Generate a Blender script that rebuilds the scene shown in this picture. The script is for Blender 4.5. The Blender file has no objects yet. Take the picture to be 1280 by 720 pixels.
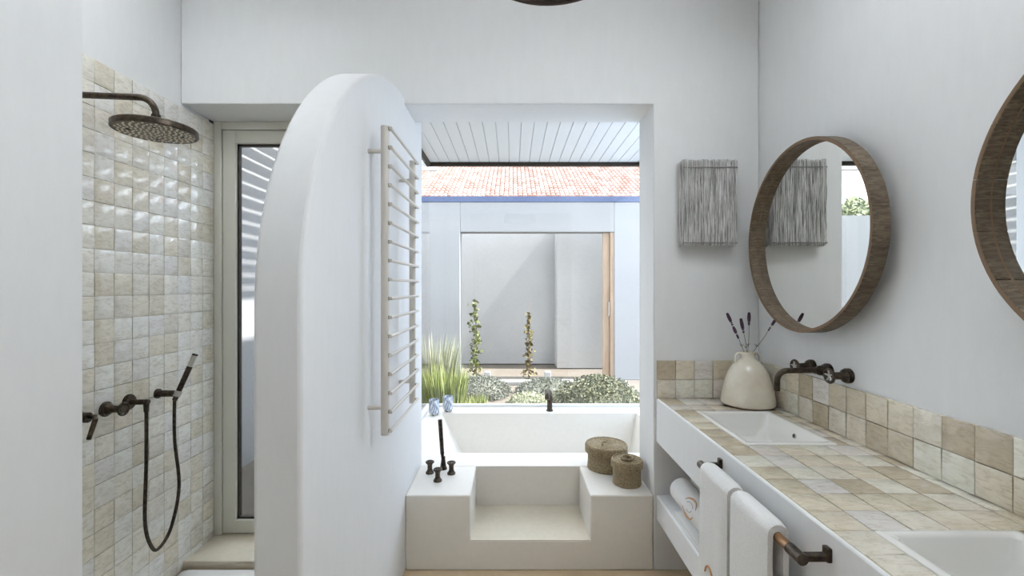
import bpy, bmesh, math, random
from mathutils import Vector, Matrix, Euler

random.seed(7)
S = bpy.context.scene
COL = S.collection
E = 1.54                       # eye height above the bathroom floor
F = 565.0                      # focal length in pixels of the 1280 px frame
PI = math.pi

# ------------------------------------------------------------------ camera
cam_d = bpy.data.cameras.new('camera'); cam = bpy.data.objects.new('camera', cam_d); COL.objects.link(cam)
cam.location = (0, 0, E); cam.rotation_euler = (PI/2, 0, 0)
cam_d.sensor_width = 36.0; cam_d.lens = 36.0*F/1280.0; cam_d.clip_start = 0.02; cam_d.clip_end = 200
cam_d.shift_y = -1.0/1280
S.camera = cam
# ------------------------------------------------------------------ world, sun, exposure
W = bpy.data.worlds.new('sky'); S.world = W; W.use_nodes = True
wb = W.node_tree.nodes['Background']
wb.inputs['Color'].default_value = (0.84, 0.915, 1.0, 1); wb.inputs['Strength'].default_value = 1.1
sd = bpy.data.lights.new('sun', 'SUN'); sun = bpy.data.objects.new('sun', sd); COL.objects.link(sun)
sd.energy = 4.2; sd.angle = 0.02; sd.color = (1.0, 0.97, 0.93)
el, az = math.radians(52), math.radians(-3)
tosun = Vector((math.cos(el)*math.cos(az), math.cos(el)*math.sin(az), math.sin(el)))
sun.rotation_euler = tosun.to_track_quat('Z', 'Y').to_euler(); sun.location = (6, -1, 9)
vs = S.view_settings
S.display_settings.display_device = 'sRGB'
vs.view_transform = 'Standard'; vs.look = 'None'; vs.gamma = 1.0; vs.use_curve_mapping = False
vs.exposure = 2.15

# ------------------------------------------------------------------ helpers
def srgb(r, g, b):
    def f(c):
        c /= 255.0
        return c/12.92 if c <= 0.04045 else ((c+0.055)/1.055)**2.4
    return (f(r), f(g), f(b), 1.0)

def tag(o, label=None, cat=None, group=None, kind=None):
    if label: o['label'] = label
    if cat: o['category'] = cat
    if group: o['group'] = group
    if kind: o['kind'] = kind
    return o

def empty(name, loc=(0, 0, 0), rot=(0, 0, 0)):
    o = bpy.data.objects.new(name, None); COL.objects.link(o)
    o.location = loc; o.rotation_euler = rot; o.empty_display_size = 0.05
    return o

class MB:
    """collects vertices and faces; build() links ONE mesh object"""
    def __init__(s): s.v = []; s.f = []
    def add(s, vs, fs):
        n = len(s.v); s.v += [tuple(p) for p in vs]; s.f += [tuple(i+n for i in f) for f in fs]; return s
    def box(s, x0, x1, y0, y1, z0, z1):
        v = [(x0,y0,z0),(x1,y0,z0),(x1,y1,z0),(x0,y1,z0),(x0,y0,z1),(x1,y0,z1),(x1,y1,z1),(x0,y1,z1)]
        return s.add(v, [(0,3,2,1),(4,5,6,7),(0,1,5,4),(1,2,6,5),(2,3,7,6),(3,0,4,7)])
    def prism_x(s, prof, x0, x1):              # prof: (y, z) polygon
        n = len(prof)
        v = [(x0,y,z) for y, z in prof]+[(x1,y,z) for y, z in prof]
        f = [tuple(range(n)), tuple(range(2*n-1, n-1, -1))]
        for i in range(n): j = (i+1) % n; f.append((i, i+n, j+n, j))
        return s.add(v, f)
    def prism_y(s, prof, y0, y1):              # prof: (x, z) polygon
        n = len(prof)
        v = [(x,y0,z) for x, z in prof]+[(x,y1,z) for x, z in prof]
        f = [tuple(range(n-1, -1, -1)), tuple(range(n, 2*n))]
        for i in range(n): j = (i+1) % n; f.append((i, j, j+n, i+n))
        return s.add(v, f)
    def lathe(s, prof, n=32, c=(0,0,0), M=None):   # prof: (r, z), closed ends when r == 0
        v = []; f = []; rings = []
        for r, z in prof:
            if r < 1e-6:
                rings.append([len(v)]); v.append((0, 0, z))
            else:
                rings.append(list(range(len(v), len(v)+n)))
                v += [(r*math.cos(2*PI*k/n), r*math.sin(2*PI*k/n), z) for k in range(n)]
        for a, b in zip(rings, rings[1:]):
            if len(a) == 1 and len(b) == 1: continue
            for k in range(n):
                k2 = (k+1) % n
                if len(a) == 1: f.append((a[0], b[k2], b[k]))
                elif len(b) == 1: f.append((a[k], a[k2], b[0]))
                else: f.append((a[k], a[k2], b[k2], b[k]))
        M = M or Matrix.Identity(4)
        v = [tuple(M @ Vector(p)+Vector(c)) for p in v]
        return s.add(v, f)
    def tube(s, pts, r, n=10, cap=True, closed=False):
        pts = [Vector(p) for p in pts]; m = len(pts)
        rr = r if isinstance(r, (list, tuple)) else [r]*m
        v = []; f = []; up = None
        for i in range(m):
            if closed: t = (pts[(i+1) % m]-pts[i-1])
            else: t = pts[min(i+1, m-1)]-pts[max(i-1, 0)]
            t.normalize()
            if up is None:
                up = Vector((0,0,1)) if abs(t.z) < 0.9 else Vector((1,0,0))
            a = up - t*up.dot(t)
            if a.length < 1e-6: a = t.orthogonal()
            a.normalize(); up = a; b = t.cross(a)
            v += [tuple(pts[i]+(a*math.cos(2*PI*k/n)+b*math.sin(2*PI*k/n))*rr[i]) for k in range(n)]
        for i in range(m if closed else m-1):
            i2 = (i+1) % m
            for k in range(n):
                k2 = (k+1) % n
                f.append((i*n+k, i*n+k2, i2*n+k2, i2*n+k))
        if cap and not closed:
            f.append(tuple(range(n-1, -1, -1))); f.append(tuple(range((m-1)*n, m*n)))
        return s.add(v, f)
    def cyl(s, a, b, r, n=16): return s.tube([a, b], r, n)
    def build(s, name, mat, parent=None, smooth=False, bevel=0, seg=2, recalc=True):
        me = bpy.data.meshes.new(name); me.from_pydata(s.v, [], s.f)
        if recalc:
            bm = bmesh.new(); bm.from_mesh(me); bmesh.ops.recalc_face_normals(bm, faces=bm.faces); bm.to_mesh(me); bm.free()
        return link_mesh(name, me, mat, parent, smooth, bevel, seg)

def link_mesh(name, me, mat, parent=None, smooth=False, bevel=0, seg=2):
    if mat and not me.materials: me.materials.append(mat)
    o = bpy.data.objects.new(name, me); COL.objects.link(o)
    if parent: o.parent = parent
    if smooth or bevel:
        for p in me.polygons: p.use_smooth = True
        if hasattr(me, 'set_sharp_from_angle'): me.set_sharp_from_angle(angle=math.radians(38))
    if bevel:
        m = o.modifiers.new('bevel', 'BEVEL'); m.width = bevel; m.segments = seg; m.limit_method = 'ANGLE'; m.angle_limit = math.radians(38)
    return o

def struct(o, label=None):
    o['kind'] = 'structure'
    if label: o['label'] = label
    return o

def dup(root, label=None, group=None):
    r = root.copy(); COL.objects.link(r)
    if label: r['label'] = label
    if group: r['group'] = group
    for ch in list(root.children):
        c = ch.copy(); COL.objects.link(c); c.parent = r
        for g in ch.children:
            d = g.copy(); COL.objects.link(d); d.parent = c
    return r

def arc(cx, cz, r, a0, a1, n):
    return [(cx+r*math.cos(a0+(a1-a0)*k/n), cz+r*math.sin(a0+(a1-a0)*k/n)) for k in range(n+1)]

# ------------------------------------------------------------------ materials
class NT:
    def __init__(s, name):
        s.m = bpy.data.materials.new(name); s.m.use_nodes = True
        s.t = s.m.node_tree; s.b = s.t.nodes['Principled BSDF']; s.out = s.t.nodes['Material Output']
    def n(s, typ, **kw):
        nd = s.t.nodes.new(typ)
        for k, v in kw.items():
            if hasattr(nd, k): setattr(nd, k, v)
        return nd
    def l(s, a, b): s.t.links.new(a, b)
    def coord(s, kind='Object'): return s.n('ShaderNodeTexCoord').outputs[kind]
    def noise(s, vec, scale, detail=3, rough=0.5, dist=0.0):
        nd = s.n('ShaderNodeTexNoise'); nd.inputs['Scale'].default_value = scale; nd.inputs['Detail'].default_value = detail
        nd.inputs['Roughness'].default_value = rough; nd.inputs['Distortion'].default_value = dist
        if vec is not None: s.l(vec, nd.inputs['Vector'])
        return nd.outputs['Fac']
    def mapping(s, vec, scale=(1,1,1)):
        nd = s.n('ShaderNodeMapping'); nd.inputs['Scale'].default_value = scale; s.l(vec, nd.inputs['Vector']); return nd.outputs['Vector']
    def ramp(s, fac, stops, interp='LINEAR'):
        nd = s.n('ShaderNodeValToRGB'); cr = nd.color_ramp; cr.interpolation = interp
        while len(cr.elements) < len(stops): cr.elements.new(0.5)
        for e, (p, c) in zip(cr.elements, stops): e.position = p; e.color = c
        s.l(fac, nd.inputs['Fac']); return nd.outputs['Color']
    def mix(s, fac, a, b, mode='MIX'):
        nd = s.n('ShaderNodeMix', data_type='RGBA', blend_type=mode)
        for sock, val in ((nd.inputs[0], fac), (nd.inputs[6], a), (nd.inputs[7], b)):
            if hasattr(val, 'is_linked'): s.l(val, sock)
            else: sock.default_value = val
        return nd.outputs[2]
    def bump(s, h, strength, dist, prev=None):
        nd = s.n('ShaderNodeBump'); nd.inputs['Strength'].default_value = strength; nd.inputs['Distance'].default_value = dist
        s.l(h, nd.inputs['Height'])
        if prev is not None: s.l(prev, nd.inputs['Normal'])
        return nd.outputs['Normal']
    def done(s, col=None, rough=None, metal=0.0, normal=None, **kw):
        b = s.b
        for sock, v in (('Base Color', col), ('Roughness', rough)):
            if v is None: continue
            if hasattr(v, 'is_linked'): s.l(v, b.inputs[sock])
            else: b.inputs[sock].default_value = v
        b.inputs['Metallic'].default_value = metal
        if normal is not None: s.l(normal, b.inputs['Normal'])
        for k, v in kw.items(): b.inputs[k.replace('_', ' ')].default_value = v
        return s.m

def mat_plaster(name, c0, c1, rough=0.62, stretch=(1,1,1), bump=0.12):
    t = NT(name); co = t.coord()
    big = t.noise(co, 1.6, 4); fine = t.noise(t.mapping(co, stretch), 34, 5, 0.62)
    f = t.mix(0.5, big, fine)
    col = t.ramp(f, [(0.32, c0), (0.68, c1)])
    nrm = t.bump(fine, bump, 0.004)
    return t.done(col, rough, normal=nrm, Specular_IOR_Level=0.3)

M = {}
M['plaster'] = mat_plaster('white_plaster', srgb(230, 230, 229), srgb(235, 235, 234), stretch=(1, 1, 0.25))
M['tadelakt'] = mat_plaster('warm_white_microcement', srgb(232, 226, 216), srgb(238, 233, 224), rough=0.42, bump=0.12)
M['floor'] = mat_plaster('beige_microcement', srgb(214, 188, 152), srgb(226, 203, 170), rough=0.45, bump=0.1)
M['stone'] = mat_plaster('cream_stone', srgb(214, 203, 181), srgb(226, 217, 198), rough=0.4, bump=0.08)
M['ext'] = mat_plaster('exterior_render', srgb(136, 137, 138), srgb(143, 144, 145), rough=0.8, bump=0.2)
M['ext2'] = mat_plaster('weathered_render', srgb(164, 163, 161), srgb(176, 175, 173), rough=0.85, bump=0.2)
M['blue'] = mat_plaster('blue_limewash', srgb(66, 78, 108), srgb(86, 98, 126), rough=0.8)
M['board'] = NT('white_painted_board').done(srgb(232, 232, 230), 0.45)
M['ceramic'] = NT('white_ceramic').done(srgb(238, 236, 230), 0.12, Coat_Weight=0.5, Coat_Roughness=0.05)
M['tray'] = NT('white_shower_tray').done(srgb(236, 235, 231), 0.25)
M['grout'] = mat_plaster('sand_grout', srgb(196, 180, 150), srgb(212, 198, 172), rough=0.8, bump=0.1)
M['grout_l'] = mat_plaster('pale_grout', srgb(196, 186, 164), srgb(214, 206, 186), rough=0.8, bump=0.1)
M['radiator'] = NT('warm_white_enamel').done(srgb(214, 208, 198), 0.35)
M['clip'] = NT('radiator_clip').done(srgb(178, 168, 152), 0.4)
M['doorframe'] = NT('pale_lacquered_frame').done(srgb(226, 224, 212), 0.35)
M['gasket'] = NT('dark_gasket').done(srgb(62, 56, 48), 0.6)
M['darkmetal'] = NT('dark_window_profile').done(srgb(58, 49, 38), 0.5, metal=0.3)

t = NT('oil_rubbed_bronze'); nz = t.noise(t.coord(), 60, 4)
M['bronze'] = t.done(t.ramp(nz, [(0.35, srgb(58, 50, 42)), (0.7, srgb(92, 82, 70))]), 0.34, metal=0.75)
t = NT('brushed_brown_bronze'); nz = t.noise(t.mapping(t.coord(), (40, 1, 40)), 12, 3)
M['copper'] = t.done(t.ramp(nz, [(0.3, srgb(150, 112, 80)), (0.7, srgb(190, 150, 112))]), 0.32, metal=0.8)
M['chrome'] = NT('satin_chrome').done(srgb(200, 198, 192), 0.28, metal=0.9)
M['plate'] = NT('brown_face_plate').done(srgb(128, 116, 98), 0.5, metal=0.2)
M['nozzle'] = NT('pale_rubber_nozzle').done(srgb(238, 234, 222), 0.5)

def mat_glass(name, tint=(1, 1, 1, 1), refl=0.9):
    t = NT(name); tr = t.n('ShaderNodeBsdfTransparent'); gl = t.n('ShaderNodeBsdfGlossy'); fr = t.n('ShaderNodeFresnel'); mx = t.n('ShaderNodeMixShader')
    tr.inputs['Color'].default_value = tint; gl.inputs['Roughness'].default_value = 0.0; gl.inputs['Color'].default_value = (refl, refl, refl, 1)
    ge = t.n('ShaderNodeNewGeometry'); io = t.n('ShaderNodeMapRange'); t.l(ge.outputs['Backfacing'], io.inputs['Value'])
    io.inputs['To Min'].default_value = 1.45; io.inputs['To Max'].default_value = 1/1.45; t.l(io.outputs['Result'], fr.inputs['IOR'])   # thin sheet: same reflectance from both faces
    t.l(fr.outputs[0], mx.inputs[0]); t.l(tr.outputs[0], mx.inputs[1]); t.l(gl.outputs[0], mx.inputs[2]); t.l(mx.outputs[0], t.out.inputs['Surface'])
    return t.m
M['glass'] = mat_glass('clear_window_glass', (0.975, 0.98, 0.985, 1))
t = NT('added_opal_glass'); tl = t.n('ShaderNodeBsdfTranslucent'); tl.inputs['Color'].default_value = (0.95, 0.965, 0.98, 1); t.l(tl.outputs[0], t.out.inputs['Surface'])
M['opal'] = t.m  # diffusing glass for the skylights and clerestory added to brighten the room
t = NT('added_frosted_glass'); tl = t.n('ShaderNodeBsdfTranslucent'); tl.inputs['Color'].default_value = (0.53, 0.585, 0.66, 1); t.l(tl.outputs[0], t.out.inputs['Surface'])
M['opal_side'] = t.m  # tint sets strength and coolness of the light from the added bay pane
M['mirror'] = NT('mirror_silver').done((0.86, 0.87, 0.85, 1), 0.0, metal=1.0)

def mat_zellige(name, stops):
    t = NT(name); oi = t.n('ShaderNodeObjectInfo'); co = t.coord()
    mul = t.n('ShaderNodeMath', operation='MULTIPLY'); t.l(oi.outputs['Random'], mul.inputs[0]); mul.inputs[1].default_value = 57.0
    cx = t.n('ShaderNodeCombineXYZ'); t.l(mul.outputs[0], cx.inputs[0]); t.l(mul.outputs[0], cx.inputs[1])
    ad = t.n('ShaderNodeVectorMath', operation='ADD'); t.l(co, ad.inputs[0]); t.l(cx.outputs[0], ad.inputs[1])
    v = ad.outputs[0]
    base = t.ramp(oi.outputs['Random'], stops, 'CONSTANT')
    cloud = t.noise(v, 1.7, 4, 0.55, 0.6)
    streak = t.noise(t.mapping(v, (1.0, 3.2, 1.0)), 2.2, 5, 0.62, 1.2)
    c1 = t.mix(0.45, base, t.mix(1.0, base, t.ramp(cloud, [(0.3, (0.82, 0.79, 0.75, 1)), (0.62, (1.06, 1.06, 1.07, 1))]), 'MULTIPLY'))
    c2 = t.mix(0.45, c1, t.mix(1.0, c1, t.ramp(streak, [(0.38, (0.66, 0.59, 0.50, 1)), (0.52, (1, 1, 1, 1))]), 'MULTIPLY'))
    wav = t.noise(v, 2.1, 2, 0.5, 0.3); fine = t.noise(v, 9, 2)
    n1 = t.bump(wav, 0.30, 0.006); n2 = t.bump(fine, 0.06, 0.0012, n1)
    return t.done(c2, 0.10, normal=n2, Specular_IOR_Level=0.75, Coat_Weight=0.6, Coat_Roughness=0.03)
M['zel'] = mat_zellige('beige_zellige_glaze', [(0.0, srgb(229, 222, 206)), (0.16, srgb(211, 200, 176)), (0.30, srgb(233, 230, 215)), (0.46, srgb(222, 214, 204)),
    (0.60, srgb(226, 216, 194)), (0.72, srgb(198, 184, 159)), (0.82, srgb(228, 223, 217)), (0.92, srgb(221, 211, 187))])
M['zel_l'] = mat_zellige('lit_zellige_glaze', [(0.0, srgb(238, 234, 222)), (0.16, srgb(228, 221, 203)), (0.28, srgb(241, 240, 233)), (0.46, srgb(235, 233, 228)),
    (0.60, srgb(234, 227, 209)), (0.72, srgb(239, 237, 228)), (0.84, srgb(225, 220, 208)), (0.92, srgb(240, 236, 223))])  # paler copy of the beige glaze, gloss reflection put into its colours

t = NT('weathered_wood'); oi = t.n('ShaderNodeObjectInfo'); co = t.coord('Generated')
g = t.noise(t.mapping(t.coord(), (3, 16, 16)), 7, 6, 0.65, 0.8)
wc = t.ramp(g, [(0.28, srgb(66, 55, 42)), (0.5, srgb(112, 97, 78)), (0.75, srgb(150, 135, 114))])
wc2 = t.mix(oi.outputs['Random'], t.mix(1.0, wc, (0.72, 0.70, 0.68, 1), 'MULTIPLY'), wc)
M['wood'] = t.done(wc2, 0.6, normal=t.bump(g, 0.3, 0.003))
M['rimwood'] = NT('pale_cut_wood_edge').done(srgb(126, 100, 74), 0.6)
t = NT('oak_door_wood'); g = t.noise(t.mapping(t.coord(), (14, 14, 1)), 3, 5, 0.6, 0.5)
M['oak'] = t.done(t.ramp(g, [(0.3, srgb(134, 112, 92)), (0.7, srgb(158, 136, 112))]), 0.55)

t = NT('terry_cotton'); nz = t.noise(t.coord(), 260, 3, 0.7)
M['terry'] = t.done(t.ramp(nz, [(0.3, srgb(226, 224, 220)), (0.7, srgb(242, 241, 238))]), 0.95, normal=t.bump(nz, 0.7, 0.004), Sheen_Weight=0.3)
M['thread'] = NT('tan_embroidery_thread').done(srgb(206, 158, 116), 0.7)
M['thread2'] = NT('grey_embroidery_thread').done(srgb(168, 170, 176), 0.7)

def mat_basket(name):
    t = NT(name); co = t.coord(); n1 = t.noise(co, 90, 4, 0.7); n2 = t.noise(t.mapping(co, (1, 1, 6)), 9, 3)
    c = t.ramp(n1, [(0.25, srgb(104, 90, 68)), (0.5, srgb(156, 138, 108)), (0.75, srgb(194, 178, 146))])
    c = t.mix(0.5, c, t.mix(1.0, c, t.ramp(n2, [(0.3, (0.6, 0.58, 0.55, 1)), (0.7, (1.1, 1.08, 1.0, 1))]), 'MULTIPLY'))
    return t.done(c, 0.85, normal=t.bump(n1, 0.8, 0.004))
M['basket'] = mat_basket('woven_seagrass')
t = NT('cream_crackle_glaze'); co = t.coord(); n1 = t.noise(co, 9, 5, 0.6); vo = t.n('ShaderNodeTexVoronoi', feature='DISTANCE_TO_EDGE'); vo.inputs['Scale'].default_value = 38
c = t.ramp(n1, [(0.3, srgb(216, 204, 181)), (0.7, srgb(235, 228, 212))])
c = t.mix(0.35, c, t.mix(1.0, c, t.ramp(vo.outputs['Distance'], [(0.0, (0.72, 0.66, 0.58, 1)), (0.04, (1, 1, 1, 1))]), 'MULTIPLY'))
M['vase'] = t.done(c, 0.22, normal=t.bump(n1, 0.15, 0.01), Coat_Weight=0.4, Coat_Roughness=0.1)
M['vasefoot'] = NT('bare_clay').done(srgb(128, 100, 74), 0.8)
M['stem'] = NT('dry_green_stem').done(srgb(110, 112, 84), 0.7)
M['lavender'] = NT('dried_lavender').done(srgb(84, 58, 78), 0.85)
t = NT('grey_bark_strand'); co = t.coord(); n1 = t.noise(t.mapping(co, (160, 160, 5)), 1.0, 4, 0.7)
M['strand'] = t.done(t.ramp(n1, [(0.34, srgb(86, 85, 82)), (0.45, srgb(176, 174, 170)), (0.55, srgb(216, 214, 210)), (0.66, srgb(250, 249, 247))]), 0.45, normal=t.bump(n1, 0.6, 0.004))
M['strandrod'] = NT('grey_twig').done(srgb(140, 137, 131), 0.7)
M['rattan'] = NT('dark_rattan').done(srgb(52, 40, 30), 0.6)
M['cord'] = NT('black_cord').done(srgb(30, 28, 26), 0.7)
M['bulb'] = NT('opal_bulb').done(srgb(240, 238, 230), 0.3)
t = NT('blue_grey_patterned_glass'); co = t.coord(); vo = t.n('ShaderNodeTexVoronoi'); t.l(t.mapping(co, (1, 1, 0.25)), vo.inputs['Vector']); vo.inputs['Scale'].default_value = 95
M['cup'] = t.done(t.ramp(vo.outputs['Distance'], [(0.15, srgb(98, 112, 134)), (0.5, srgb(176, 188, 204)), (0.75, srgb(236, 238, 242))]), 0.15)
M['cuprim'] = NT('dark_cup_inside').done(srgb(70, 72, 78), 0.4)

def mat_leaf(name, a, b, c):
    t = NT(name); g = t.n('ShaderNodeNewGeometry'); n1 = t.noise(g.outputs['Position'], 16, 2)
    mx = t.mix(0.5, g.outputs['Random Per Island'], n1)
    return t.done(t.ramp(mx, [(0.25, a), (0.5, b), (0.78, c)]), 0.6, Specular_IOR_Level=0.3)
M['box_leaf'] = mat_leaf('boxwood_leaf', srgb(70, 74, 54), srgb(98, 101, 76), srgb(130, 130, 100))
M['grass'] = mat_leaf('lime_grass', srgb(98, 110, 52), srgb(140, 152, 84), srgb(176, 182, 128))
M['grey_grass'] = mat_leaf('grey_green_grass', srgb(122, 128, 104), srgb(152, 156, 130), srgb(182, 182, 160))
M['silver'] = mat_leaf('silver_groundcover', srgb(80, 83, 74), srgb(98, 101, 90), srgb(114, 116, 104))
M['vine'] = mat_leaf('vine_leaf', srgb(64, 72, 40), srgb(104, 112, 62), srgb(140, 142, 92))
M['vine_r'] = mat_leaf('bronze_vine_leaf', srgb(74, 62, 44), srgb(104, 92, 60), srgb(128, 124, 80))
M['tree'] = mat_leaf('tree_leaf', srgb(96, 106, 82), srgb(134, 142, 112), srgb(168, 174, 144))
M['bark'] = NT('brown_bark').done(srgb(104, 86, 66), 0.85)
M['soil'] = mat_plaster('dry_garden_soil', srgb(86, 80, 72), srgb(112, 105, 95), rough=0.95, bump=0.6)
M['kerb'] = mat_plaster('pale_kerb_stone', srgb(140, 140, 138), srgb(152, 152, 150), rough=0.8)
t = NT('terracotta_barrel_tile'); g = t.n('ShaderNodeNewGeometry')
M['rooftile'] = t.done(t.ramp(g.outputs['Random Per Island'], [(0.0, srgb(124, 86, 74)), (0.35, srgb(140, 112, 102)), (0.7, srgb(150, 134, 126)), (1.0, srgb(130, 96, 84))]), 0.8)
M['roofbase'] = NT('roof_underlay').done(srgb(112, 62, 50), 0.9)

# ------------------------------------------------------------------ dimensions (metres; y = distance into the room)
YB = 2.457                     # face of the back wall
YB2 = 2.735                    # outer side of the back wall
XL, XR = -1.80, 1.343          # shower wall, right wall
XN = -1.10                     # near left wall
ZC = 3.30
ZL = E+0.996                   # underside of the lintel
YG = 4.29                      # big glass of the bay
XBR = 1.25                     # right side of the bay
XG = -0.783                    # side glass of the bay
ZBAY = E+1.185
PX0, PX1 = -0.715, -0.58       # partition
YR = -2.2
DK = 0.408                     # tub deck
VT = 0.94; VX = 0.783          # vanity top, vanity front

# ------------------------------------------------------------------ the room shell
o = MB().box(XL-0.2, XR+0.2, YR-0.2, YB2, -0.12, 0.0).build('floor', M['floor']); struct(o, 'beige seamless cement bathroom floor')
RW = (-0.45, 1.05, 2.22, 3.18)      # opening for an added light-giving pane, out of view in the right wall
wr = MB().box(XR, XR+0.2, RW[1], YB2, 0, ZC).box(XR, XR+0.2, YR-0.2, RW[0], 0, ZC).box(XR, XR+0.2, RW[0], RW[1], 0, RW[2]).box(XR, XR+0.2, RW[0], RW[1], RW[3], ZC).build('wall_right', M['plaster']); struct(wr, 'smooth white plaster wall carrying the round mirrors')
wb_ = MB()
wb_.prism_y([(XL, ZL), (0.77, ZL), (0.77, 0), (XR, 0), (XR, ZC), (XL, ZC)], YB, YB2)
wb_ = wb_.build('wall_back', M['plaster'], bevel=0.006); struct(wb_, 'white plaster wall with the window opening')
wl = MB().box(XL-0.2, XL, 0.9, YB2+0.03, 0, ZC).build('wall_left', M['plaster']); struct(wl, 'white plaster shower wall above the glazed tiles')
o = MB().box(XL-0.2, XN, 1.02, 1.157, 0, ZC).box(XN-0.13, XN, YR-0.2, 1.02, 0, ZC).build('wall_near_left', M['plaster']); struct(o, 'brushed white plaster wall beside the shower entrance')
o = MB().box(XN-0.13, XR+0.2, YR-0.2, YR, 0, ZC).build('wall_rear', M['plaster']); struct(o)
o = MB().box(XR+0.12, XR+0.126, RW[0], RW[1], RW[2], RW[3]).build('window_5', M['opal']); struct(o, 'added frosted pane high in the right wall, out of view')
ce = MB()                      # ceiling with two openings added to let more daylight in
SK = (0.30, 1.20, 0.80, 1.44)          # opening of the added skylight over the vanity, out of view
SK2 = (-1.70, -0.98, 1.20, 1.78)       # and of the one added over the shower
def slab_with_holes(mb, x0, x1, y0, y1, holes, z0, z1):
    xs_ = sorted({x0, x1}|{h[0] for h in holes}|{h[1] for h in holes}); ys_ = sorted({y0, y1}|{h[2] for h in holes}|{h[3] for h in holes})
    for xa, xb in zip(xs_, xs_[1:]):
        for ya, yb in zip(ys_, ys_[1:]):
            cx, cy = (xa+xb)/2, (ya+yb)/2
            if not any(h[0] < cx < h[1] and h[2] < cy < h[3] for h in holes): mb.box(xa, xb, ya, yb, z0, z1)
slab_with_holes(ce, XL-0.2, XR+0.2, YR-0.2, YB2, (SK, SK2), ZC, ZC+0.2)
o = ce.build('ceiling', M['plaster']); struct(o, 'white plaster ceiling with two added skylight openings')
for q, (h, lab) in enumerate(((SK, 'added opal skylight over the vanity, out of view'), (SK2, 'added opal skylight over the shower, out of view'))):
    o = MB().box(h[0]-0.03, h[1]+0.03, h[2]-0.03, h[3]+0.03, ZC+0.2, ZC+0.206).build('window_%d' % (q+2), M['opal']); struct(o, lab)  # unseen panes added to light the interior from above

# partition with the curved top
pr = [(1.245, 0.0), (1.245, E-0.06)]
for k in range(1, 33):
    a = PI/2*k/32
    y = 2.5-1.255*math.cos(a); z = E-0.06+1.09*math.sin(a)
    if y < YB-0.002: pr.append((y, z))
pr += [(YB-0.002, E+1.028), (YB-0.002, ZL-0.002), (YB2+0.002, ZL-0.002), (YB2+0.002, ZBAY-0.002), (2.91, ZBAY-0.002), (2.91, 0.0)]
part = MB().prism_x(pr, PX0, PX1).build('wall_partition', M['plaster'], bevel=0.012, seg=3); struct(part, 'thick white plaster partition with a curved top edge')

# bay behind the back wall: boarded ceiling, right wall, roof
bc = MB().box(XG-0.05, XBR+0.1, YB2, YG+0.05, ZBAY+0.016, ZBAY+0.25).build('ceiling_bay', M['board']); struct(bc, 'boarded white ceiling over the bathtub')
x = 0.2544-0.0936*11; i = 0
bm_me = None
while x < XBR-0.05:
    if bm_me is None:
        b = MB().box(0.0016, 0.092, YB2+0.002, YG+0.02, 0, 0.015).build('ceiling_board', M['board'], bc, bevel=0.002, seg=1); bm_me = b.data
    else:
        b = bpy.data.objects.new('ceiling_board', bm_me); COL.objects.link(b); b.parent = bc
        m = b.modifiers.new('bevel', 'BEVEL'); m.width = 0.002; m.segments = 1
    b.location = (x, 0, ZBAY); x += 0.0936
o = MB().box(XBR, XBR+0.1, YB2, YB2+0.1, 0, ZBAY+0.015).box(XBR, XBR+0.1, YB2+0.1, YG+0.05, 0, DK+0.02).box(XBR, XBR+0.1, YB2+0.1, YG+0.05, ZBAY-0.1, ZBAY+0.015).build('wall_bay_right', M['plaster']); struct(o)
o = MB().box(XBR+0.05, XBR+0.056, YB2+0.1, YG+0.05, DK+0.02, ZBAY-0.1).build('window_4', M['opal_side']); struct(o, 'added frosted side pane of the tub bay, out of view')  # added behind the reveal to light the tub bay softly
o = MB().box(XG, PX0+0.01, YB2+0.001, 2.85, 0, ZBAY+0.01).build('wall_bay_left', M['plaster']); struct(o)

# big window: front pane, side pane, dark head profile, white sill profile
w1 = empty('window_1', (0, YG, DK)); struct(w1, 'large frameless corner window over the bathtub')
def wpart(mb, name, mat, bevel=0):
    ob = mb.build(name, mat, w1, bevel=bevel); ob.matrix_parent_inverse = w1.matrix_world.inverted()
    ob.location = (0, -YG, -DK); return ob
wpart(MB().box(XG, XBR, YG, YG+0.012, DK+0.02, ZBAY-0.03), 'pane', M['glass'])
wpart(MB().box(XG-0.012, XG, 2.85, YG+0.012, DK+0.02, ZBAY-0.03), 'pane', M['glass'])
wpart(MB().box(XG, XBR, YG-0.012, YG+0.03, ZBAY-0.034, ZBAY+0.014), 'head_profile', M['darkmetal'])
wpart(MB().box(XG-0.03, XG+0.012, 2.85, YG+0.03, ZBAY-0.034, ZBAY+0.014), 'head_profile', M['darkmetal'])
wpart(MB().box(XG, XBR, YG-0.02, YG+0.03, DK-0.02, DK+0.022), 'sill_profile', M['board'], 0.003)
wpart(MB().box(XG-0.03, XG+0.02, 2.85, YG+0.03, DK-0.02, DK+0.022), 'sill_profile', M['board'], 0.003)

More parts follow.
